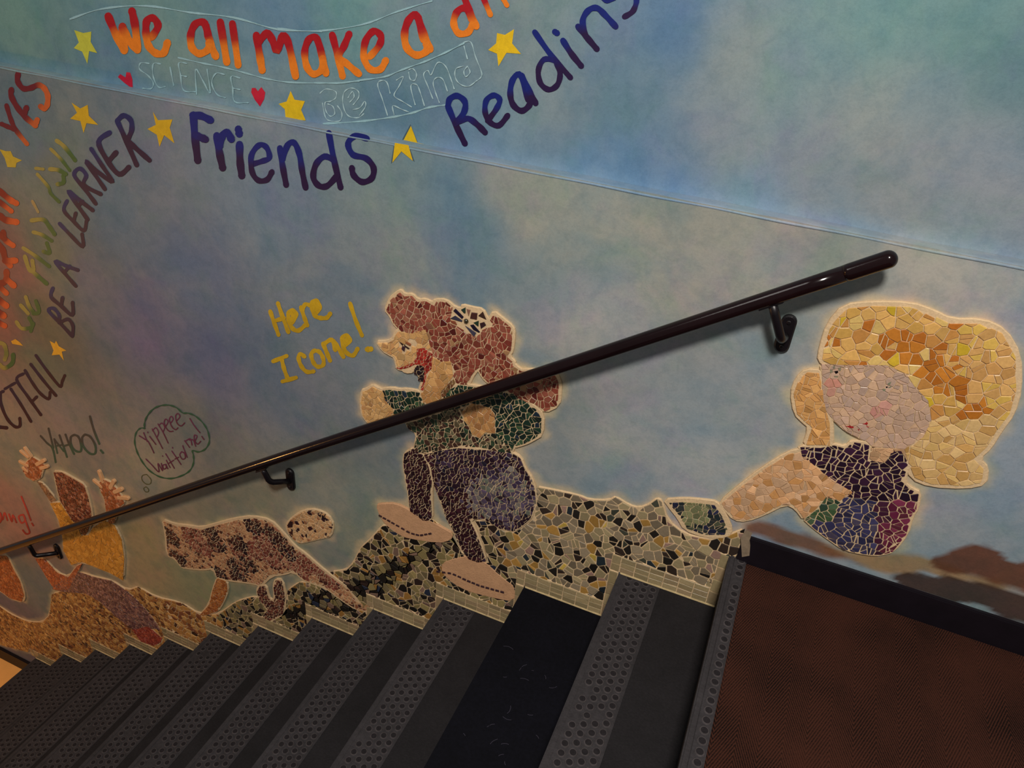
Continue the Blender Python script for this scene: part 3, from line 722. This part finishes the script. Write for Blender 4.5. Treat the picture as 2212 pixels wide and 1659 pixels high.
A = Mosaic('mosaic_animal', 'spotted brown mosaic animal running down the hill under the thought bubble', 'mosaic figure', 290)
A.start((-1.65, -.75))
SPOT = [(60, 30, 26, 3), (96, 50, 40, 2.5), (140, 84, 68, 3), (176, 130, 96, 3), (40, 26, 30, 2), (166, 108, 84, 2), (70, 60, 50, .7)]
DK = [(54, 28, 26, 4), (36, 22, 28, 3), (84, 44, 38, 2), (150, 100, 76, 1)]; RD_ = [(128, 72, 58, 4), (104, 54, 44, 3), (156, 104, 84, 2), (70, 36, 32, 1)]; CR = [(182, 138, 100, 5), (166, 118, 86, 3), (120, 74, 54, 1.5), (70, 40, 34, .8)]
DKP = [wpts('E', q)[0] for q in ('300,450', '350,620', '630,390', '690,500', '880,500', '1000,330', '1170,410', '1230,480', '860,690', '960,680', '700,760', '880,800', '1300,560', '270,420')]
RDP = [wpts('E', q)[0] for q in ('460,380', '480,450', '560,520', '1100,480', '1060,560', '900,560', '1180,620', '1500,650', '1650,790', '1400,700')]
def spot(c):
    if min(math.hypot(c[0]-a, c[1]-b) for a, b in DKP) < .045: return pick(DK, .12)
    if min(math.hypot(c[0]-a, c[1]-b) for a, b in RDP) < .055: return pick(RD_, .12)
    return pick(CR, .1)
A.part('body', REG['ani_body'], .0135, .003, spot, rim=.012)
A.part('head', REG['ani_head'], .0145, .003, lambda c: pick([(196, 156, 112, 5), (150, 100, 66, 1.5), (52, 28, 32, 1.6), (184, 140, 96, 3)], .1), rim=.006,
       extra=[(wpts('E', '1475,350 1500,335 1525,360 1495,378'), (56, 28, 30)), (wpts('E', '1600,235 1635,235 1635,280 1600,272'), (30, 20, 26)), (wpts('E', '1565,240 1595,235 1590,262'), (44, 26, 30)), (wpts('E', '1300,330 1325,290 1350,300 1345,345 1310,350'), (48, 26, 26)), (wpts('E', '1310,390 1345,375 1350,425'), (66, 36, 30))])
A.part('front_leg', REG['ani_leg'], .0135, .003, lambda c: pick([(84, 42, 36, 3), (120, 70, 54, 2), (56, 28, 28, 2)], .12), rim=.008)
A.part('hind_leg', REG['ani_hind'], .0125, .002, lambda c: pick([(160, 96, 48), (148, 84, 42), (176, 116, 64)], .1), rim=.006)
A.finish()

Cm = Mosaic('mosaic_child', 'mosaic child in a yellow shirt raising both arms near the bottom of the stairs', 'mosaic figure', 290)
Cm.start((-2.9, -1.2))
BR = [(120, 58, 40, 3), (92, 44, 34, 3), (146, 84, 60, 3), (176, 120, 90, 1), (70, 36, 28, 1)]
OR = [(176, 104, 66), (160, 88, 52), (196, 130, 90), (150, 80, 44)]
Cm.part('hair', REG['ch_hair'], .0125, .0018, pal(*BR), rim=.009)
Cm.part('left_hand', REG['ch_hand'], .015, .002, pal(*OR), rim=.005)
Cm.part('left_arm', REG['ch_arm'], .015, .002, pal((150, 110, 76), (130, 92, 66)), rim=.004)
Cm.part('right_hand', REG['ch_hand2'], .015, .002, pal(*OR), rim=.005)
def finger(c, a, b, w, host):
    (p, q) = wpts(c, a+' '+b); p = np.array(p); q = np.array(q); e = (q-p)/np.linalg.norm(q-p); n = np.array([-e[1], e[0]])*w/2; o_ = []
    for k in range(7):
        th = math.pi/2+math.pi*k/6; o_.append(tuple(p+n*math.sin(th)+e*w/2*math.cos(th)))
    for k in range(7):
        th = -math.pi/2+math.pi*k/6; o_.append(tuple(q+n*math.sin(th)+e*w/2*math.cos(th)))
    slab('finger', o_, 0, -.0095, M_FING, host)
M_FING = mat('pale_finger_plaster', .7, (214, 164, 116), noise=(60, .1))
hosts = [o for o in Cm.root.children if o.name.startswith(('left_hand', 'right_hand'))]
for a, b in (('350,228', '425,330'), ('298,268', '385,340'), ('285,405', '385,455'), ('330,490', '380,525'), ('605,385', '505,440'), ('645,465', '560,490')): finger('Q', a, b, .017, hosts[0])
for a, b in (('720,555', '745,625'), ('685,620', '735,660'), ('825,622', '800,670'), ('880,680', '830,700'), ('925,745', '860,740')): finger('F', a, b, .018, hosts[1])
Cm.part('shirt', REG['ch_shirt'], .021, .0012, pal((196, 136, 52), (188, 128, 46), (204, 146, 60)), rim=.005, split=.4)
Cm.part('pants', REG['ch_pants'], .0125, .0018, pal((132, 92, 84), (114, 80, 76), (150, 108, 94), (96, 64, 64)), rim=.004)
Cm.part('leg', REG['ch_leg'], .0135, .0016, pal((168, 86, 52), (154, 74, 46), (182, 102, 64)), rim=.004)
Cm.part('shoe', REG['ch_shoe'], .0125, .0014, pal((146, 62, 48), (134, 52, 42), (156, 74, 56)), rim=.007)
Cm.finish()
Fm = Mosaic('mosaic_figure', 'brown haired mosaic head of a second child cut off by the left photo edge', 'mosaic figure', 290)
Fm.start((-3.4, -1.6))
Fm.part('head', REG['far_head'], .015, .0018, pal((160, 84, 46), (140, 70, 40), (176, 104, 62)), rim=.012)
Fm.finish()

# ------------------------------------------------------------ painted lettering
def catmull(P, n=5):
    if len(P) < 3:
        a, b = P[0], P[-1]; return [(a[0]+(b[0]-a[0])*t/5, a[1]+(b[1]-a[1])*t/5) for t in range(6)]
    Q = [P[0]]+list(P)+[P[-1]]; out = []
    for i in range(1, len(Q)-2):
        p0, p1, p2, p3 = map(np.array, Q[i-1:i+3])
        for k in range(n):
            t = k/n
            out.append(tuple(.5*((2*p1)+(-p0+p2)*t+(2*p0-5*p1+4*p2-p3)*t*t+(-p0+3*p1-3*p2+p3)*t**3)))
    out.append(tuple(P[-1])); return out
LC = 0
def letter(c, strokes, w, colA, colB, wall, label=None, name='painted_letter', axis=1, wob=.08, edge=.5, y_=None):
    """strokes: ';'-separated polylines in crop coordinates; w = brush width in photo pixels; colour runs from colA to colB"""
    y = (0.0 if wall is WALL else SET) if y_ is None else y_
    allp = []
    for s in strokes.split(';'):
        s = s.strip()
        if s: allp.append(pts(c, s))
    lo = min(q[axis] for p in allp for q in p); hi = max(q[axis] for p in allp for q in p)
    ca, cb = lin(colA), lin(colB); V = []; Fc = []; C = []
    def cc(q):
        t = np.clip((q[axis]-lo)/(hi-lo+1e-6), 0, 1); t = np.clip((t-edge)/.24+.5, 0, 1); return ca*(1-t)+cb*t
    global LC
    LC = (LC+7) % 53
    for si, p in enumerate(allp):
        off = y-.0007-.0001573*si-LC*.0000123
        if len(p) == 1: p = [p[0], (p[0][0]+.5, p[0][1]+.5)]
        q = catmull(p); n = len(q); b = len(V)
        for i in range(n):
            a = np.array(q[max(i-1, 0)]); d = np.array(q[min(i+1, n-1)])-a; L = np.hypot(*d)+1e-6; nn = np.array([-d[1], d[0]])/L
            ww = w/2*(1+wob*math.sin(i*1.3+si*2.1))
            for s in (-1, 0, 1):
                r = np.array(q[i])+nn*ww*s; u = unp(r, y); V.append((u[0], off-i*.000012, u[1])); C.append(cc(q[i]))
        for i in range(n-1):
            for s in (0, 1): Fc.append((b+i*3+s, b+i*3+s+1, b+(i+1)*3+s+1, b+(i+1)*3+s))
        for e, sg in ((0, -1), (n-1, 1)):
            a = np.array(q[max(e-1, 0)]); d = np.array(q[min(e+1, n-1)])-a; L = np.hypot(*d)+1e-6; t = d/L*sg; nn = np.array([-t[1], t[0]])
            b2 = len(V)
            for k in range(7):
                th = -math.pi/2+math.pi*k/6; r = np.array(q[e])+(t*math.cos(th)+nn*math.sin(th))*w/2*.97
                u = unp(r, y); V.append((u[0], off-e*.000012+.000007, u[1])); C.append(cc(q[e]))
            Fc.append(tuple(range(b2, b2+7)))
    o = mesh(name, V, Fc, M_PAINT, wall, np.array(C))
    if label: o['label'] = label
    return o
def flat(c, s, col, wall, name, label, y_=None, off=.0008):
    y = (0.0 if wall is WALL else SET) if y_ is None else y_
    p = ccw(wpts(c, s, y)); o = mesh(name, [(a, y-off, b) for a, b in p], [tuple(range(len(p)))], M_PAINT, wall, np.tile(lin(col), (len(p), 1)))
    if label: o['label'] = label
    return o
RED, ORA = (150, 12, 26), (206, 112, 26)
def we(c, s, ch, w=17, e=.5): letter(c, s, w, RED, ORA, WALL_U, 'red to orange painted letter %s of the curved top line' % ch, edge=e)
we('G', '740,110 790,230 850,345; 850,345 838,180 ; 838,185 880,270 940,340; 940,340 925,180 903,75', 'W')
we('G', '1035,255 1080,180 1050,125 1005,140 998,220 1015,310 1065,362 1120,360 1145,290', 'e', 16)
we('G', '1425,260 1400,160 1340,160 1305,230 1310,320 1360,365 1420,340 1430,290; 1405,170 1440,300 1475,385', 'a', 16)
we('G', '1505,150 1550,425', 'l', 16); we('G', '1588,160 1628,445', 'l', 15)
we('G', '1752,240 1775,380 1792,480; 1765,290 1825,225 1860,270 1895,345 1935,240 1975,310 2020,520', 'm', 16)
we('H', '235,290 210,205 170,205 145,270 155,350 190,392 235,370 240,310; 212,210 240,310 258,390', 'a', 15)
we('H', '290,185 320,300 345,405; 380,180 350,250 325,300 370,340 432,392', 'k', 15)
we('H', '490,300 540,240 548,190 510,165 468,215 458,300 490,365 545,368 575,320', 'e', 15)
we('H', '775,210 740,85 700,100 675,170 685,250 735,292 790,272 790,230; 745,90 780,190 810,262', 'A', 16)
we('H', '1035,110 1000,45 955,60 935,120 960,175 1010,172 1035,130; 985,-30 1020,60 1055,140', 'd', 15, .6)
we('H', '1085,-30 1130,78', 'i', 12, .6); we('H', '1185,-30 1218,28', 'f', 11, .3)
BLU, PUR_ = (8, 26, 100), (30, 10, 54)
def fr(c, s, ch, w=16, wall=None, word='Friends', e=.5): letter(c, s, w, BLU, PUR_, wall or WALL, 'blue to purple painted letter %s of the word %s' % (ch, word), edge=e)
fr('G', '1322,785 1332,930 1352,1095; 1318,785 1375,790 1440,820; 1335,920 1370,935 1405,950', 'F')
fr('G', '1482,925 1500,1040 1522,1145; 1500,1000 1520,925 1555,905 1582,950', 'r')
fr('G', '1636,985 1640,1100 1652,1200; 1628,880 1635,915', 'i')
fr('G', '1722,1120 1790,1100 1840,1075 1820,1005 1770,990 1718,1060 1722,1170 1765,1230 1825,1225 1858,1172', 'e', 12)
fr('G', '1912,1010 1930,1130 1955,1262; 1928,1090 1965,990 2010,975 2045,1050 2065,1170 2088,1280', 'n', 13)
fr('H', '272,705 300,850 335,995; 300,850 250,830 205,870 190,940 220,985 265,985 318,930', 'd', 13)
fr('H', '475,735 415,720 375,760 400,820 470,840 510,890 500,945 450,965 405,930 395,890', 's', 13)
R_ = lambda s, ch, w=13: fr('H', s, ch, w, WALL_U, 'Reading', .5)
R_('905,565 950,670 995,762; 905,565 915,525 955,508 995,540 990,595 945,655; 950,650 1010,628 1060,660 1102,702', 'R')
R_('1115,640 1160,580 1180,530 1150,505 1110,530 1102,590 1125,645 1175,665 1222,612', 'e', 12)
R_('1330,530 1290,400 1250,420 1235,490 1250,555 1295,588 1335,560 1345,520; 1295,400 1340,490 1370,548', 'a')
R_('1365,170 1450,290 1555,412; 1470,320 1415,315 1385,370 1395,440 1440,475 1485,450 1500,390 1480,330', 'd', 12)
R_('1515,215 1560,285 1612,350; 1472,168 1484,176', 'i')
R_('1595,140 1640,195 1695,260; 1635,190 1620,110 1650,55 1695,42 1740,80 1795,140', 'n')
R_('1842,88 1885,60 1905,10 1900,-30; 1720,-20 1750,2 1790,-15', 'g', 12)
DP = (38, 18, 50); NV = (18, 30, 82)
def lr(c, s, ch, w=8.5, a=NV, b=DP, word='the slanting word line ending in LEARNER'): letter(c, s, w, a, b, WALL, 'dark purple painted capital %s of %s' % (ch, word), edge=.3)
lr('G', '802,825 850,930 935,1125; 802,825 845,788 895,820 900,890 868,960; 870,955 940,1020 1022,1092', 'R', 11)
lr('G', '750,905 675,968 735,1095 815,1188 882,1140; 742,1100 795,1040', 'E', 11)
lr('G', '718,1290 650,1190 588,1100 680,1180 770,1240 700,1130 625,1015', 'N', 9)
lr('G', '655,1390 580,1290 508,1195 545,1150 590,1195 575,1262 690,1325', 'R', 9)
lr('G', '600,1498 530,1400 468,1305 550,1370 635,1435; 540,1400 565,1375', 'A', 9)
lr('I', '482,112 460,180 530,260 602,325 622,255; 530,255 545,200', 'E', 8)
lr('I', '428,275 510,360 595,440 590,350', 'L', 8)
lr('I', '545,722 465,630 397,545 480,580 560,608; 462,625 500,580', 'A', 8)
lr('I', '380,738 368,800 440,865 520,930 522,840; 440,865 450,805', 'E', 8)
lr('I', '520,1082 430,985 350,900 385,882 425,930 425,985; 430,985 490,960 525,1010 520,1082', 'B', 7.5)
MD = (50, 18, 32); 
def ct(s, ch, w=6.5): letter('M', s, w, DP, MD, WALL, 'dark maroon painted capital %s of the lower curved word' % ch)
ct('430,650 560,830 715,1018 745,960 775,890', 'L'); ct('300,830 390,980 480,1100 580,1170 600,1090; 368,755 520,950 670,1130', 'U')
ct('280,870 200,940 340,1150 490,1360; 385,1200 440,1145', 'F'); ct('180,980 60,1050; 130,1050 260,1250 372,1440', 'T', 6)
ct('40,1080 5,1110 20,1250 90,1410 180,1500 240,1490 238,1400', 'C'); ct('-60,1500 80,1515', 'E', 8)
YR, YO = (96, 18, 36), (180, 84, 40)
def ye(s, ch, w=11): letter('J', s, w, YR, YO, WALL, 'red to orange painted capital %s of YES' % ch, axis=0, edge=.72)
ye('220,50 215,140 280,225 370,220 460,185 530,220 575,310 570,420 535,465 490,440', 'S', 12)
ye('140,240 140,320 210,450 310,570 430,670; 300,520 320,455; 425,665 450,600', 'E', 12); ye('80,430 130,590 190,720 325,890; 20,650 100,685 175,715', 'Y', 10)
# faded yellow-green line
YG, GG = (170, 150, 62), (74, 104, 46)
def pf(c, s, w=8, a=(146, 130, 64), b=(60, 90, 46)): letter(c, s, w, a, b, WALL, 'faded yellow and green painted letter stroke of the inner curved line', name='faded_letter', axis=0, edge=.5)
pf('J', '680,850 770,920 900,1085', 9); pf('J', '610,950 730,1070 835,1205', 7); pf('J', '600,1190 700,1200 790,1250; 760,1270 760,1350 690,1370', 9)
pf('J', '430,1180 520,1190; 450,1250 580,1400 610,1480 710,1580', 7); pf('L', '390,190 460,320', 6, (160, 132, 84), (150, 130, 84)); pf('L', '380,420 520,410 590,490 655,585', 9)
pf('L', '400,560 500,590 620,665; 560,690 595,810 520,790', 8); pf('L', '280,750 420,840 590,970', 8); pf('L', '300,850 350,1000 400,1020 390,900; 380,1020 460,1090 560,1175', 9)
pf('M', '250,50 340,150; 310,-50 350,60 400,130; 430,0 470,130 400,150', 8); pf('M', '200,250 270,330 390,300 350,200; 370,360 400,270', 8); pf('M', '-10,500 50,520 80,620 60,700; 0,760 60,800 150,740 160,640', 9)
# red word at the frame edge
def rd(s, w=10): letter('L', s, w, (122, 18, 20), (196, 80, 34), WALL, 'red painted letter stroke with an orange tip at the left photo edge', name='red_letter', axis=0, edge=.62)
rd('-60,20 0,70 120,170 200,215', 13); rd('-60,150 0,200 140,310', 11); rd('-60,330 0,365 70,415 200,440', 14); rd('40,560 65,650 160,720; -40,560 60,640', 12)
rd('-40,690 30,760 70,890 125,960; 60,900 190,900', 13); rd('80,1030 80,1110 50,1160 -30,1170; 80,1120 170,1200', 13); rd('-40,1170 80,1290', 12); rd('-50,1340 80,1440; -40,1500 50,1560', 14); rd('-50,1620 60,1680',12)
# yellow shout
YL = (190, 152, 30)
def he(s, ch, w=9): letter('K', s, w, YL, (178, 142, 26), WALL, 'yellow painted letter %s of Here I come' % ch, wob=.12)
he('180,385 240,560 312,760; 302,255 380,480 470,715; 255,535 400,490', 'H'); he('510,580 590,450 545,375 478,400 470,520 530,655 630,690 740,600; 540,420 530,520', 'e', 9.5)
he('668,320 720,480 770,610; 690,370 735,275 815,290', 'r'); he('880,430 965,340 925,225 855,235 845,330 890,450 980,490 1080,485 1135,420; 905,280 900,350', 'e', 9.5)
he('1450,260 1540,530 1640,770', 'exclamation mark'); he('1725,990 1780,985', 'full stop', 12); he('225,1180 440,1095; 365,1160 400,1300 455,1450; 375,1500 590,1440', 'I')
he('725,1105 665,1065 630,1120 670,1250 760,1345 870,1340', 'c'); he('880,1010 830,1070 860,1190 930,1265 1020,1240 1020,1130 960,1030 880,1010', 'o')
he('1020,900 1080,1050 1130,1170; 1040,900 1160,840 1215,1000; 1190,860 1270,980 1345,1110', 'm', 9.5); he('1350,930 1445,860 1405,775 1330,800 1340,940 1400,1050 1500,1085 1570,980; 1390,840 1370,900', 'e', 9.5)
# thought bubble
BG = (44, 84, 62)
letter('U', '250,490 180,488 110,560 85,700 120,860 200,1020 330,1180 500,1280 680,1305 850,1260 980,1180 1042,1060 1045,940 1030,850 1130,872 1240,820 1303,700 1280,540 1200,400 1080,290 960,240 870,235 770,150 640,108 500,120 380,180 290,290 250,400 250,490', 3, BG, (48, 86, 58), WALL, 'dark green painted outline of the thought bubble', name='bubble_outline', wob=.35)
letter('U', '280,1240 210,1260 205,1330 270,1395 340,1390 350,1320 280,1240', 1.8, (86, 84, 50), (86, 84, 50), WALL, 'larger small ring under the thought bubble', name='bubble_ring')
letter('U', '270,1440 232,1470 260,1520 305,1520 310,1480 270,1440', 1.7, (86, 84, 50), (86, 84, 50), WALL, 'smaller ring under the thought bubble', name='bubble_ring')
BP = (98, 44, 72)
for i, s in enumerate(['160,610 240,660 310,710 400,890; 232,560 290,700', '330,620 430,750; 298,550 302,560', '370,500 450,650 540,820; 375,530 430,480 475,560 445,640', '465,420 550,560 630,730; 480,440 530,405 575,470 545,550',
          '590,460 630,380 590,340 565,400 610,500 660,540 710,535', '675,400 712,340 682,295 650,350 690,460 750,510 790,480', '765,370 822,300 790,248 752,290 775,400 840,450 900,400',
          '270,990 370,1090 480,1200 465,1060 540,1180 520,1060', '590,1080 545,1090 560,1150 600,1130 590,1070 625,1145', '600,1010 662,1130; 538,938 542,945', '590,905 660,1020 730,1140; 640,1060 720,1010',
          '690,860 760,960 840,1078; 700,800 705,812; 740,990 800,960', '850,870 820,920 860,990 910,970 895,895 850,870', '870,780 905,870 940,960; 870,772 872,780', '900,690 980,800; 925,690 990,660 1020,760; 980,680 1040,680 1080,780', '1070,690 1100,620 1060,600 1060,680 1110,745 1160,700', '985,330 1060,450 1150,560; 1180,620 1215,670']):
    letter('U', s, 2.6, BP, (92, 40, 60), WALL, 'small purple painted letter %s inside the thought bubble' % ('Y i p p e e e W a i t f o r m e !'.split()[i]))
GY = (58, 84, 66)
for s, ch, w in [('540,70 620,160 700,240 740,420; 645,-30 710,230', 'Y', 4), ('720,110 740,200 762,300; 720,110 780,190 850,275; 738,205 820,190', 'A', 3.5), ('790,60 840,200 890,350; 870,50 920,180 985,310; 845,205 930,180', 'H', 4),
                 ('990,55 940,90 950,200 1010,270 1075,270 1075,170 1040,80 990,55', 'O', 4.5), ('1130,50 1090,100 1110,210 1190,300 1265,300 1265,190 1200,80 1130,50', 'O', 4.5), ('1195,-190 1250,0 1320,175; 1340,260 1370,295', 'exclamation mark', 4.5)]:
    letter('Q', s, w, (70, 66, 60), GY, WALL, 'green grey painted capital %s of the shout above the raised arms' % ch)
for s, ch in [('-60,1130 0,1090 20,1180 -10,1230', 'o'), ('40,1180 60,1090 100,1190', 'a'), ('120,1110 160,1210 170,1120 220,1220', 'n'), ('310,1115 250,1140 285,1225 335,1190 315,1120 360,1250 395,1350 350,1370 305,1320', 'g'), ('285,875 350,1030 410,1190; 425,1230 445,1260', 'exclamation mark')]:
    letter('Q', s, 3.6, (178, 62, 56), (150, 52, 44), WALL, 'thin red painted letter %s above the lowest handrail bracket' % ch)
# chalky white lines on the upper wall
CH = (134, 168, 176)
def chk(c, s, w=2.0, nm='chalk_line', lb=None, col=CH): letter(c, s, w, col, col, WALL_U, lb, name=nm, wob=.5)
chk('G', '480,130 700,60 1000,40 1300,85 1600,120 1900,200 2200,212', 3.4, lb='pale painted line above the curved top line'); chk('H', '0,150 200,165 450,130 640,60 820,5', 3, lb='pale painted line rising to the right')
chk('V', '380,20 600,70 800,110 1000,160 1200,215 1450,255 1900,262 2110,240', 3, lb='pale painted line below the curved top line'); chk('W', '0,522 300,520 520,490 800,450 1000,370 1250,280 1480,180 1700,70', 3)
chk('W', '100,985 500,960 850,915 1100,865 1300,800 1500,770', 3.4, lb='pale painted line under the outlined words')
for s, ch in [('100,75 20,70 10,130 90,190 140,260 120,315 40,312', 'S'), ('210,80 140,80 140,200 190,300 255,295', 'C'), ('300,110 335,285', 'I'), ('460,75 385,70 400,180 430,330 545,345; 400,190 460,200', 'E'), ('555,370 545,130 620,250 685,360 655,130', 'N'), ('820,180 740,170 700,260 750,370 830,402', 'C'), ('970,215 885,200 900,310 920,440 1050,450; 900,310 970,325', 'E')]:
    chk('V', s, 2.4, 'chalk_letter', 'faint chalky capital %s of the word SCIENCE' % ch)
for s, ch in [('60,640 130,590 240,620 240,690 180,730 120,745 130,840 180,900 230,870 210,790 150,760; 90,750 120,900 170,950 290,950 310,860 260,780', 'B'), ('560,870 500,915 400,905 340,830 320,700 350,610 430,580 500,620 500,690 440,770; 380,690 430,620 450,680 400,740; 440,825 520,800 570,730 580,790 510,890', 'e'),
              ('830,890 770,700 720,560 740,500 820,510 860,640; 930,490 1010,450 960,560 905,665 1000,730 1105,795; 905,880 890,780 990,820 1070,850', 'K'), ('1070,370 1120,360 1160,420 1140,490 1090,480 1070,400; 1145,770 1095,560 1160,540 1200,620 1250,780', 'i'),
              ('1345,700 1290,560 1240,430 1290,380 1325,430 1400,290 1490,330 1550,470 1590,590; 1420,745 1380,640 1350,520 1390,460 1460,480 1512,615', 'n'), ('1640,100 1700,60 1780,60 1830,220 1900,400 1890,460 1840,500; 1700,100 1740,250; 1690,330 1610,360 1600,450 1650,530 1750,560 1840,500; 1740,330 1700,390 1720,450 1770,400 1740,330', 'd')]:
    chk('W', s, 1.9, 'chalk_letter', 'white outlined letter %s of Be Kind' % ch, (150, 178, 184))
# stars and hearts
YS = (204, 168, 22); YS2 = (192, 152, 28)
flat('G', '508,205 570,225 625,215 620,285 665,362 610,348 598,435 562,352 505,328 540,290', (176, 176, 60), WALL_U, 'painted_star', 'olive yellow painted star left of the word We')
flat('G', '1985,620 2012,680 2082,690 2057,750 2088,822 2020,815 1950,800 1945,745 1903,708 1958,692', YS, WALL_U, 'painted_star', 'bright yellow painted star standing on the ledge above Friends')
flat('H', '1165,175 1207,185 1255,155 1245,230 1292,286 1215,280 1172,352 1165,285 1118,265 1160,230', YS, WALL_U, 'painted_star', 'yellow painted star between Kind and Reading')
flat('G', '490,700 550,740 600,715 608,790 672,852 592,840 572,908 550,826 480,810 527,770', YS2, WALL, 'painted_star', 'yellow painted star right of YES')
flat('G', '1045,762 1080,820 1178,815 1160,872 1192,978 1122,922 1090,1002 1072,920 1008,880 1065,852', YS2, WALL, 'painted_star', 'yellow painted star left of Friends')
for cs, wl, lb in (('555,800 1040,885 1200,1450 790,1110 465,1510', WALL, 'lower half of the yellow star broken by the ledge'), ('1130,195 1355,790 1600,850 1600,880 1040,870 870,700', WALL_U, 'upper half of the yellow star broken by the ledge')):
    p = pts('Y', cs); cx_ = sum(a[0] for a in p)/len(p); cy_ = sum(a[1] for a in p)/len(p)
    y = 0 if wl is WALL else SET
    q = ccw([unp((cx_+(a-cx_)*1.16, cy_+(b-cy_)*1.12), y) for a, b in p]); zl = LEDGE_Z-.002 if wl is WALL else 9
    q = [(a, min(b, zl)) for a, b in q]
    mesh('star_outline', [(a, y-.0006, b) for a, b in q], [tuple(range(len(q)))], M_PAINT, wl, np.tile(lin((64, 84, 92)), (len(q), 1)))
    flat('Y', cs, YS, wl, 'painted_star', lb, off=.0011)
flat('J', '-5,950 70,975 130,975 160,1040 265,1085 200,1115 190,1170 90,1165 60,1060', (184, 156, 46), WALL, 'painted_star', 'dull yellow painted star at the left photo edge under YES')
flat('M', '595,475 655,508 672,475 705,540 795,592 740,605 765,712 712,640 620,648 642,590', (222, 162, 40), WALL, 'painted_star', 'small orange yellow star between BE and the lower curved word')
flat('M', '135,480 185,455 235,490 278,535 150,512', (216, 156, 40), WALL, 'painted_star', 'tiny orange yellow star beside the faded letters')
HR = (176, 22, 50)
flat('G', '908,607 850,565 806,525 822,505 858,528 864,492 890,495 905,540', HR, WALL_U, 'painted_heart', 'crimson painted heart left of SCIENCE')
flat('G', '1776,727 1740,680 1716,630 1720,600 1745,600 1762,622 1785,594 1812,630 1805,675', HR, WALL_U, 'painted_heart', 'crimson painted heart right of SCIENCE')

# ------------------------------------------------------------ handrail
RD, RR = .070, .0168
def rz(x): return .8165+.6899*x
xa, xb = -3.95, .100
rail = empty('handrail', (-1.4, -RD, rz(-1.4)))
tag(rail, 'round dark brown lacquered wooden handrail on iron brackets running down the mural wall', 'handrail')
path = []; rs = []
n = 60
for i in range(n+1):
    x = xa+(xb-.055-xa)*i/n; path.append((x, -RD, rz(x)+.006*math.exp(-((x+1.45)/.7)**2))); rs.append(RR)
V, Fc = tube(path, RR, 24, True, rs); mesh('rail', V, Fc, M_RAIL, rail, smooth=True)
# end fitting with rounded tip
L0 = .07; path = []; rs = []
dx = 1/math.hypot(1, .6899)
for i in range(22):
    s = -.01+(L0+.01)*i/9 if i < 10 else L0+RR*math.sin((i-9)/12*math.pi/2)
    x = xb-.055-.0+s*dx; 
    over = max(0, s-L0); r = (RR+.0008)*math.sqrt(max(1-(over/RR)**2, .0004)) if over > 0 else RR+.0008
    if i == 0: r = RR+.0002
    path.append((x, -RD, rz(x))); rs.append(r)
V, Fc = tube(path, RR, 24, True, rs); ec = mesh('end_cap', V, Fc, M_RAIL, rail, smooth=True)
def bracket(q, elbow, top):
    x0, ez = unp(q)
    # plate: upright rounded bar on the wall
    V = []; Fc = []; hw, hh, nn = .0165, .046, 10; prof = []
    for k in range(2*nn+2):
        if k <= nn: th = math.pi*k/nn; prof.append((hw*math.cos(th), hh-hw+hw*math.sin(th)))
        else: th = math.pi+math.pi*(k-nn-1)/nn; prof.append((hw*math.cos(th), -(hh-hw)+hw*math.sin(th)))
    m_ = len(prof)
    for yy, sc in ((0, 1), (-.007, 1), (-.0105, .80)):
        for a, b in prof: V.append((x0+a*sc, yy, ez+b*(sc if sc == 1 else .93)))
    for j in range(2):
        for k in range(m_): Fc.append((j*m_+k, j*m_+(k+1) % m_, (j+1)*m_+(k+1) % m_, (j+1)*m_+k))
    Fc.append(tuple(2*m_+k for k in range(m_)))
    br = mesh('bracket', V, Fc, M_IRON, rail)
    ex, ezz = unp(elbow, -RD+.004); tx, _ = unp(top, -RD); tz = rz(tx)-RR+.004
    S0 = Vector((x0, -.008, ez-.006)); E0 = Vector((ex, -RD+.004, ezz)); T0 = Vector((tx, -RD, tz))
    a = (S0-E0).normalized()*.011; b = (T0-E0).normalized()*.011
    P = [S0, S0.lerp(E0, .5), E0+a, E0+a*.35+b*.35, E0+b, E0.lerp(T0, .7), T0]
    V, Fc = tube(P, .0100, 14); mesh('bracket_arm', V, Fc, M_IRON, br, smooth=True)
    x1 = tx; V, Fc = box(x1-.022, x1+.022, -RD-.010, -RD+.010, rz(x1)-RR-.0035, rz(x1)-RR+.004, .0012)
    V = [(a_, b_, c_+.6899*(a_-x1)) for a_, b_, c_ in V]; mesh('saddle', V, Fc, M_IRON, br)
    for sz in (.030, -.030):
        cV = []; cF = []
        for rr, yy in ((.005, -.010), (.005, -.0120), (.0034, -.0132)):
            for k in range(8): cV.append((x0+rr*math.cos(k*math.pi/4), yy, ez+sz+rr*math.sin(k*math.pi/4)))
        for j in range(2):
            for k in range(8): cF.append((j*8+k, j*8+(k+1) % 8, (j+1)*8+(k+1) % 8, (j+1)*8+k))
        cF.append(tuple(16+k for k in range(8))); mesh('screw', cV, cF, M_IRON, br)
bracket((1697, 719), (1687, 733), (1664, 668)); bracket((629, 1034), (583, 1042), (566, 1010)); bracket((127, 1190), (76, 1201), (62, 1178))
print('objects', len(bpy.data.objects))
